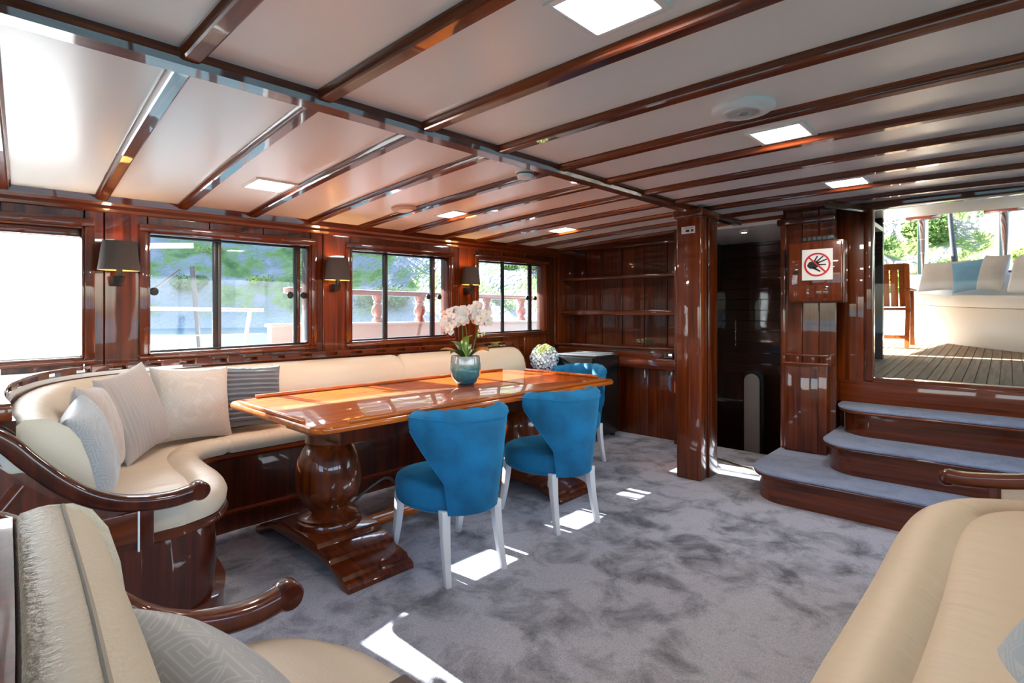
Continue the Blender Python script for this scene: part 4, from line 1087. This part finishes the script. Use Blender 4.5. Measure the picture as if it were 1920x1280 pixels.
# ---------------------------------------------------------------- aft deck seen through the big window
def dz(x): return .545+.05*x
def slab(x0, x1, y0, y1, a, b_): return MB().hexa([(x0, y0, dz(x0)+a), (x1, y0, dz(x1)+a), (x1, y1, dz(x1)+a), (x0, y1, dz(x0)+a)], [(x0, y0, dz(x0)+b_), (x1, y0, dz(x1)+b_), (x1, y1, dz(x1)+b_), (x0, y1, dz(x0)+b_)])
dk = slab(5.06, 13.5, -4, 1.28, -.06, -.012); q = slab(6.34, 13.5, 1.28, 4, -.06, -.012); dk.add(q.v, q.f)
deck = struct('floor_deck', dk, black_plastic, label='teak planked aft deck', cat='deck')
pw = .068; nseg = 0
y = -2.6
while y < 2.2:
    obj('deck_plank', slab(5.06 if y+pw < 1.28 else 6.34, 12, y+.003, y+pw-.003, -.012, 0), deck_teak, deck); y += pw
# stern bench
bf = [((10.6, 1.75), (11.4, 1.25)), ((9.66, 1.19), (10.6, .90)), ((8.9, .87), (10.05, .58)), ((8.15, .55), (9.8, .28)), ((7.75, .25), (9.3, -.10)), ((7.36, -.1), (8.6, -.6)), ((6.9, -.6), (8.1, -1.1))]
frb = lofter(bf, 5); lb = len(frb)-1
be = thing('deck_bench', 'white upholstered bench curving round the aft deck', 'bench', (8.4, 0, dz(8.2)))
def bench_loft(i0, i1, sec):
    mb = MB(); rs = []
    for i in range(i0, i1+1):
        f, d, Lg = frb[i]; z0 = dz(f.x)
        rs.append([(f.x+d.x*a, f.y+d.y*a, z0+z_) for a, z_ in sec(Lg)])
    mb.rings(rs); return mb
obj('base', bench_loft(0, lb, lambda L_: [(.0, 0), (.0, .43), (L_, .43), (L_, 0)]), hull_white, be, smooth=35)
for a, b_ in ((0, 8), (8, 16), (16, lb)):
    obj('seat_cushion', bench_loft(a, b_, lambda L_: [(-.02, .435), (-.035, .47), (-.03, .54), (.01, .57), (L_*.5, .575), (L_-.1, .57), (L_-.1, .435)]), white_vinyl, be, smooth=50)
for a, b_ in ((0, 8), (8, 22)):
    obj('back_cushion', bench_loft(a, b_, lambda L_: [(L_-.05, .57), (L_-.22, .57), (L_-.24, .66), (L_-.18, .86), (L_-.14, .89), (L_-.07, .89), (L_-.05, .85)]), white_vinyl, be, smooth=50)
obj('back_coaming', bench_loft(0, lb, lambda L_: [(L_-.02, .0), (L_-.02, .89), (L_-.05, .90), (L_-.05, .925), (L_+.10, .925), (L_+.10, 0)]), rail_red, be, smooth=35)
pillow('deck_pillow', 'wide pale grey pillow against the bench back on the deck', (9.62, .68, dz(9.6)+.80), (-.8, .45, .3), .62, .44, .16, lightgrey_fabric)
pillow('deck_pillow', 'sky blue pillow on the deck bench', (9.42, .36, dz(9.4)+.80), (-.9, .3, .3), .46, .44, .16, blue_fabric, .15)
pillow('deck_pillow', 'pale grey pillow beside the blue one on the deck', (9.10, .15, dz(9.1)+.82), (-.6, .9, .2), .44, .46, .15, lightgrey_fabric, -.08)
big = thing('bolster_cushion', 'big white block cushion at the right end of the deck bench', 'cushion', (8.3, -.3, dz(8.3)+.575))
mb = MB().hexa([(8.35, .04, dz(8.3)+.575), (7.9, -.6, dz(8.3)+.575), (8.4, -.75, dz(8.3)+.575), (8.85, -.14, dz(8.3)+.575)], [(8.50, -.03, dz(8.3)+1.0), (8.1, -.6, dz(8.3)+1.06), (8.4, -.72, dz(8.3)+1.06), (8.82, -.16, dz(8.3)+1.0)])
obj('cover', mb, white_vinyl, big, bevel=.05, seg=4)
# folding wooden deck chair
dcx, dcy = 7.55, 1.07; z0 = dz(7.5)
dc = thing('deck_chair', 'slatted varnished wooden armchair on the aft deck', 'chair', (dcx, dcy, z0))
def leg(x0, y0_, zz0, x1, y1_, zz1, w=.022): 
    return MB().hexa([(x0-w, y0_-w, zz0), (x0+w, y0_-w, zz0), (x0+w, y0_+w, zz0), (x0-w, y0_+w, zz0)], [(x1-w, y1_-w, zz1), (x1+w, y1_-w, zz1), (x1+w, y1_+w, zz1), (x1-w, y1_+w, zz1)])
for sy_ in (-.24, .24):
    obj('leg', leg(dcx-.24, dcy+sy_, z0, dcx-.16, dcy+sy_, z0+.45), orange_wood, dc)
    obj('leg', leg(dcx-.16, dcy+sy_, z0+.40, dcx-.26, dcy+sy_, z0+.93), orange_wood, dc)
    obj('leg', leg(dcx+.24, dcy+sy_, z0, dcx+.12, dcy+sy_, z0+.64), orange_wood, dc)
    obj('armrest', MB().box(dcx-.24, dcx+.34, dcy+sy_-.03, dcy+sy_+.03, z0+.64, z0+.67), orange_wood, dc, bevel=.01)
for k in range(6): 
    yy = dcy-.20+.08*k
    obj('back_slat', MB().hexa([(dcx-.175, yy-.034, z0+.46), (dcx-.155, yy-.034, z0+.46), (dcx-.155, yy+.034, z0+.46), (dcx-.175, yy+.034, z0+.46)], [(dcx-.255, yy-.034, z0+.87), (dcx-.235, yy-.034, z0+.87), (dcx-.235, yy+.034, z0+.87), (dcx-.255, yy+.034, z0+.87)]), orange_wood, dc)
obj('back_rail', MB().box(dcx-.27, dcx-.235, dcy-.25, dcy+.25, z0+.87, z0+.94), orange_wood, dc, bevel=.01)
obj('seat', MB().box(dcx-.20, dcx+.24, dcy-.23, dcy+.23, z0+.42, z0+.45), orange_wood, dc, bevel=.006)
obj('stretcher', MB().box(dcx-.24, dcx-.20, dcy-.24, dcy+.24, z0+.10, z0+.14), orange_wood, dc)
# side door leaf outside the bulkhead
dd = thing('door_1', 'open dark-framed deck door seen edge-on past the window jamb', 'door', (5.4, 1.0, dz(5.4))); dd['kind'] = 'structure'
obj('leaf', MB().hexa([(5.10, .885, dz(5.1)), (5.95, 1.075, dz(5.9)), (5.95, 1.115, dz(5.9)), (5.10, .925, dz(5.1))], [(5.10, .885, 2.05), (5.95, 1.075, 1.72), (5.95, 1.115, 1.72), (5.10, .925, 2.05)]), white_paint, dd, bevel=.004)
obj('handrail', MB().tube([(5.08, .88, 2.05), (5.98, 1.07, 1.74)], .025, 10), wood_x, dd)
obj('edge_post', MB().box(5.92, 5.97, 1.05, 1.12, dz(5.95), 1.73), black_metal, dd)
# canopy
def cz(x): return 1.46+.137*x
cp = thing('deck_canopy', 'white canopy with red beams over the aft deck', 'canopy', (8, 0, 2.5))
PA, PB = Vector((10.80, 1.02)), Vector((10.08, .04)); pd = (PB-PA).normalized(); pn = Vector((-pd.y, pd.x))
e0, e1 = PA-pd*3.2, PB+pd*3.0
def cpt(p, h): return (p.x, p.y, cz(p.x)+h)
sh_ = [Vector((5.2, -2.2)), Vector((5.2, 1.25)), Vector((6.45, 1.3)), Vector((6.45, 3.5)), Vector((12.5, 3.5)), Vector((e1.x, e1.y))]
obj('sheet', MB().rings([[cpt(p, .07) for p in sh_], [cpt(p, .10) for p in sh_]]), white_paint, cp)
for q in (5.9, 6.6, 7.3, 8.0, 8.7, 9.4): 
    o1 = Vector((q, .5)); a_, b__ = o1-pd*(1.0 if q < 7 else 2.2), o1+pd*2.2; w = pn*.04
    obj('canopy_beam', MB().hexa([cpt(a_-w, 0), cpt(b__-w, 0), cpt(b__+w, 0), cpt(a_+w, 0)], [cpt(a_-w, .08), cpt(b__-w, .08), cpt(b__+w, .08), cpt(a_+w, .08)]), rail_red, cp)
w = pn*.07
obj('edge_beam', MB().hexa([cpt(e0-w, -.05), cpt(e1-w, -.05), cpt(e1+w, -.05), cpt(e0+w, -.05)], [cpt(e0-w, .09), cpt(e1-w, .09), cpt(e1+w, .09), cpt(e0+w, .09)]), rail_red, cp)
for P_, lab in ((PA, 'shiny steel canopy post left of the two'), (PB, 'shiny steel canopy post right of the two')):
    t = thing('canopy_post', lab, 'post', (P_.x, P_.y, dz(P_.x)), 'canopy posts')
    obj('pole', MB().tube([(P_.x, P_.y, dz(P_.x)), (P_.x, P_.y, cz(P_.x)-.12)], .072, 14), chrome, t)
    h0 = [P_-pd*.22-pn*.1, P_+pd*.22-pn*.1, P_+pd*.22+pn*.1, P_-pd*.22+pn*.1]
    obj('head_block', MB().hexa([cpt(p, -.13) for p in h0], [cpt(p, -.05) for p in h0]), rail_red, t, bevel=.02)
tag(obj('mooring_rope', MB().tube([(12.0, 1.02, dz(9)), (12.0, 1.12, 3.4)], .02, 8), rope_mat), 'thin slanting pale rope between the canopy posts', 'rope')
tag(obj('thin_line', MB().tube([(12.2, 2.15, dz(9)), (12.2, 2.30, 3.4)], .01, 6), rope_mat), 'thin pale line left of the canopy posts', 'rope')
fs = thing('furled_staff', 'furled black cover on a staff with white cloth below', 'staff', (12.0, .62, dz(9)))
obj('cover', MB().tube([(12.0, .66, 1.85), (12.0, .70, 2.3), (12.0, .74, 2.8), (12.0, .78, 3.4)], .055, 10, .03), black_cover, fs)
obj('white_cloth', MB().tube([(12.0, .60, 1.1), (12.0, .62, 1.5), (12.0, .66, 1.87)], .12, 10, .04), white_vinyl, fs)
# slatted white stern rail
sr = thing('stern_rail', 'low white slatted rail behind the deck chair', 'railing', (10.8, 2.3, dz(10.8)))
obj('top_bar', MB().tube([(11.6, 1.6, 1.66), (10.6, 3.0, 1.66)], .03, 8), white_paint, sr)
for k in range(12): q = k/11; obj('slat', MB().box(11.6-1.0*q-.02, 11.6-1.0*q+.02, 1.6+1.4*q-.04, 1.6+1.4*q+.04, dz(11), 1.66), white_paint, sr)

# ---------------------------------------------------------------- side deck outside the windows
struct('floor_side_deck', MB().box(-6, 8, 4.12, 5.3, .30, .36), deck_teak)
struct('sun_block_overhang', MB().box(.80, 5.0, 4.1, 5.26, 2.195, 2.25), white_paint, label='unseen white roof edge added over the side deck to cut the sun', cat='roof')  # added out of view to keep the sun off part of the table
BY = 5.15
bw = thing('bulwark', 'white bulwark outside the two far windows', 'bulwark', (4.6, BY, .3))
obj('wall', MB().box(2.15, 8, BY-.02, BY+.08, .3, 1.17), hull_white, bw)
obj('cap', MB().box(2.13, 8, BY-.05, BY+.11, 1.17, 1.205), hull_white, bw, bevel=.01)
bg = thing('balustrade', 'red varnished handrail on turned posts outside the far windows', 'railing', (4.4, BY, 1.2))
obj('handrail', MB().box(2.3, 8, BY-.03, BY+.09, 1.50, 1.56), rail_red, bg, bevel=.015)
bpf = [(.001, 0), (.055, 0), (.058, .03), (.04, .045), (.035, .06), (.055, .09), (.062, .13), (.052, .175), (.034, .20), (.046, .22), (.034, .235), (.05, .265), (.055, .295), (.001, .295)]
bme = MB().lathe([(r_*1.2, z_) for r_, z_ in bpf], n=20).mesh('baluster', rail_red)
for x in (3.35, 3.93, 4.60, 5.05, 5.75, 6.3, 6.9): shared('baluster', bme, bg, (x, BY+.03, 1.205))
wrl = thing('white_rail', 'thin white tubular guard rail outside the sea-view window', 'railing', (1.0, 5.2, .36))
obj('rail_tube', MB().tube([(-1.5, 5.2, 1.36), (2.1, 5.2, 1.335)], .016, 8), white_paint, wrl)
obj('wire', MB().tube([(-1.5, 5.2, 1.12), (2.1, 5.2, 1.11)], .006, 6), white_paint, wrl)
obj('stanchion', MB().tube([(2.0, 5.2, .36), (1.93, 5.2, 1.0), (1.98, 5.2, 1.33)], .02, 8), white_paint, wrl)
obj('stanchion', MB().tube([(-.6, 5.2, .36), (-.6, 5.2, 1.35)], .02, 8), white_paint, wrl)
dv = thing('boat_davit', 'pale davit arm with struts outside the sea-view window', 'davit', (1.0, 5.6, 0))
obj('boom', MB().tube([(.6, 5.9, 1.86), (1.65, 5.7, 1.95)], .025, 8), white_paint, dv)
obj('strut', MB().tube([(.7, 5.9, 1.40), (1.15, 5.8, 1.80)], .022, 8), white_paint, dv)
obj('strut', MB().tube([(.5, 5.8, .75), (1.55, 5.75, 1.72)], .014, 8), dark_grey, dv)
obj('mast', MB().tube([(1.75, 5.7, .4), (1.64, 5.7, 1.75)], .022, 8), dark_grey, dv)
obj('tackle', MB().tube([(.93, 5.9, 2.3), (.90, 5.9, 2.0), (.86, 5.9, 1.88)], .02, 8), rope_mat, dv)
tag(obj('hauling_rope', MB().tube(cr([(2.72, 5.35, 1.25), (2.80, 5.35, 1.5), (2.95, 5.35, 1.75), (3.05, 5.35, 2.15)], 5), .018, 8), rope_mat), 'pale rope slanting past the second window from the right', 'rope')

# ---------------------------------------------------------------- sea and hillside
sea = struct('sea', MB().box(-260, 420, -260, 420, -1.2, -.6), sea_mat, label='bright rippled sea between boat and shore', cat='sea')
# shoreline distance by direction (0 deg = +X, 90 deg = +Y)
def shore(phi):
    t = max(0.0, min(1.0, (math.degrees(phi)-5)/70)); t = t*t*(3-2*t)
    return 34+t*48
def hill_h(phi, d):
    t = max(0.0, min(1.0, (math.degrees(phi)-5)/70))
    p = Vector((math.cos(phi)*(d+40)*.05, math.sin(phi)*(d+40)*.05, 0))
    base = (d*.85 if d < 30 else 25.5+(d-30)*.55)
    return base*(1+.25*noise.noise(p*1.1)) + min(1, d/6)*(2.6*noise.noise(p*4.0)+1.2*noise.noise(p*10))
rows = []; NP, ND = 170, 60
mb = MB(); vs = []; fsx = []
for i in range(NP+1):
    phi = math.radians(-35+190*i/NP)
    for j in range(ND+1):
        d = -4+ (j/ND)**1.5*130; r_ = shore(phi)+d
        z_ = -.6+(hill_h(phi, d) if d > 0 else d*.4)
        vs.append((r_*math.cos(phi), r_*math.sin(phi), z_))
for i in range(NP):
    for j in range(ND): a = i*(ND+1)+j; fsx.append((a, a+ND+1, a+ND+2, a+1))
mb.add(vs, fsx)
hill = obj('hillside', mb, hill_mat, None, smooth=80, off=(0, 0, 0)); hill['kind'] = 'structure'
tag(hill, 'rocky scrub-covered hillside across the water', 'hillside')
def bush_mesh(name, mat, seed):
    r0 = random.Random(seed); mb = MB()
    blobs = [(Vector((r0.uniform(-.7, .7), r0.uniform(-.7, .7), r0.uniform(.1, .6))), r0.uniform(.3, .55)) for _ in range(9)]
    for c_, s_ in blobs:
        for k in range(190):
            n_ = Vector((r0.gauss(0, 1), r0.gauss(0, 1), r0.gauss(0, 1))).normalized()
            p = c_+n_*s_*r0.uniform(.7, 1.08)
            M = frame_of(p, n_+Vector((r0.gauss(0, .5), r0.gauss(0, .5), r0.gauss(0, .5)+.3)), (.3, .5, 1)) @ Matrix.Rotation(r0.uniform(0, 6), 4, 'Z')
            w = r0.uniform(.035, .075)
            mb.add([M @ Vector(q) for q in ((-w, -w*.5, 0), (w, -w*.5, 0), (w*.7, w*.7, w*.3), (-w*.7, w*.7, -w*.2))], [(0, 1, 2, 3)])
    me = bpy.data.meshes.new(name); me.from_pydata(mb.v, [], mb.f); me.materials.append(mat); return me
bushes = [bush_mesh('hill_shrub', bush_mats[k % 3], k) for k in range(6)]
rb = random.Random(11); PLACED = []
def shrub(phi_deg, d, s_, k, label, group):
    phi = math.radians(phi_deg); r_ = shore(phi)+d; z_ = -.6+hill_h(phi, d)
    P_ = Vector((r_*math.cos(phi), r_*math.sin(phi), z_))
    if any((P_-p).length < (s_+q)*1.25 for p, q in PLACED): return
    PLACED.append((P_, s_))
    o = bpy.data.objects.new('hill_shrub', bushes[k]); COL.objects.link(o)
    o.location = (r_*math.cos(phi), r_*math.sin(phi), z_-.2*s_); o.scale = (s_, s_*rb.uniform(.85, 1.15), s_*rb.uniform(.7, 1.0)); o.rotation_euler = (0, 0, rb.uniform(0, 6))
    tag(o, label, 'shrub', group)
names = ['green', 'lime green', 'grey-green']
shrub(7.6, 3.0, 2.6, 1, 'big bright yellow-green bush left of the steel posts', None)
for n_ in range(260):
    k = rb.randrange(6); d = rb.uniform(1, 42)
    shrub(rb.uniform(-8, 16), d, rb.uniform(.8, 2.2)*(1+d/60), k, 'small %s shrub on the slope beyond the aft deck' % names[k % 3], '%s shrubs beyond the aft deck' % names[k % 3])
for n_ in range(260):
    k = rb.randrange(6); d = rb.uniform(2, 70)
    shrub(rb.uniform(35, 98), d, rb.uniform(1.5, 3.6)*(1+d/80), k, '%s bush on the far slope outside the side windows' % names[k % 3], '%s bushes outside the side windows' % names[k % 3])
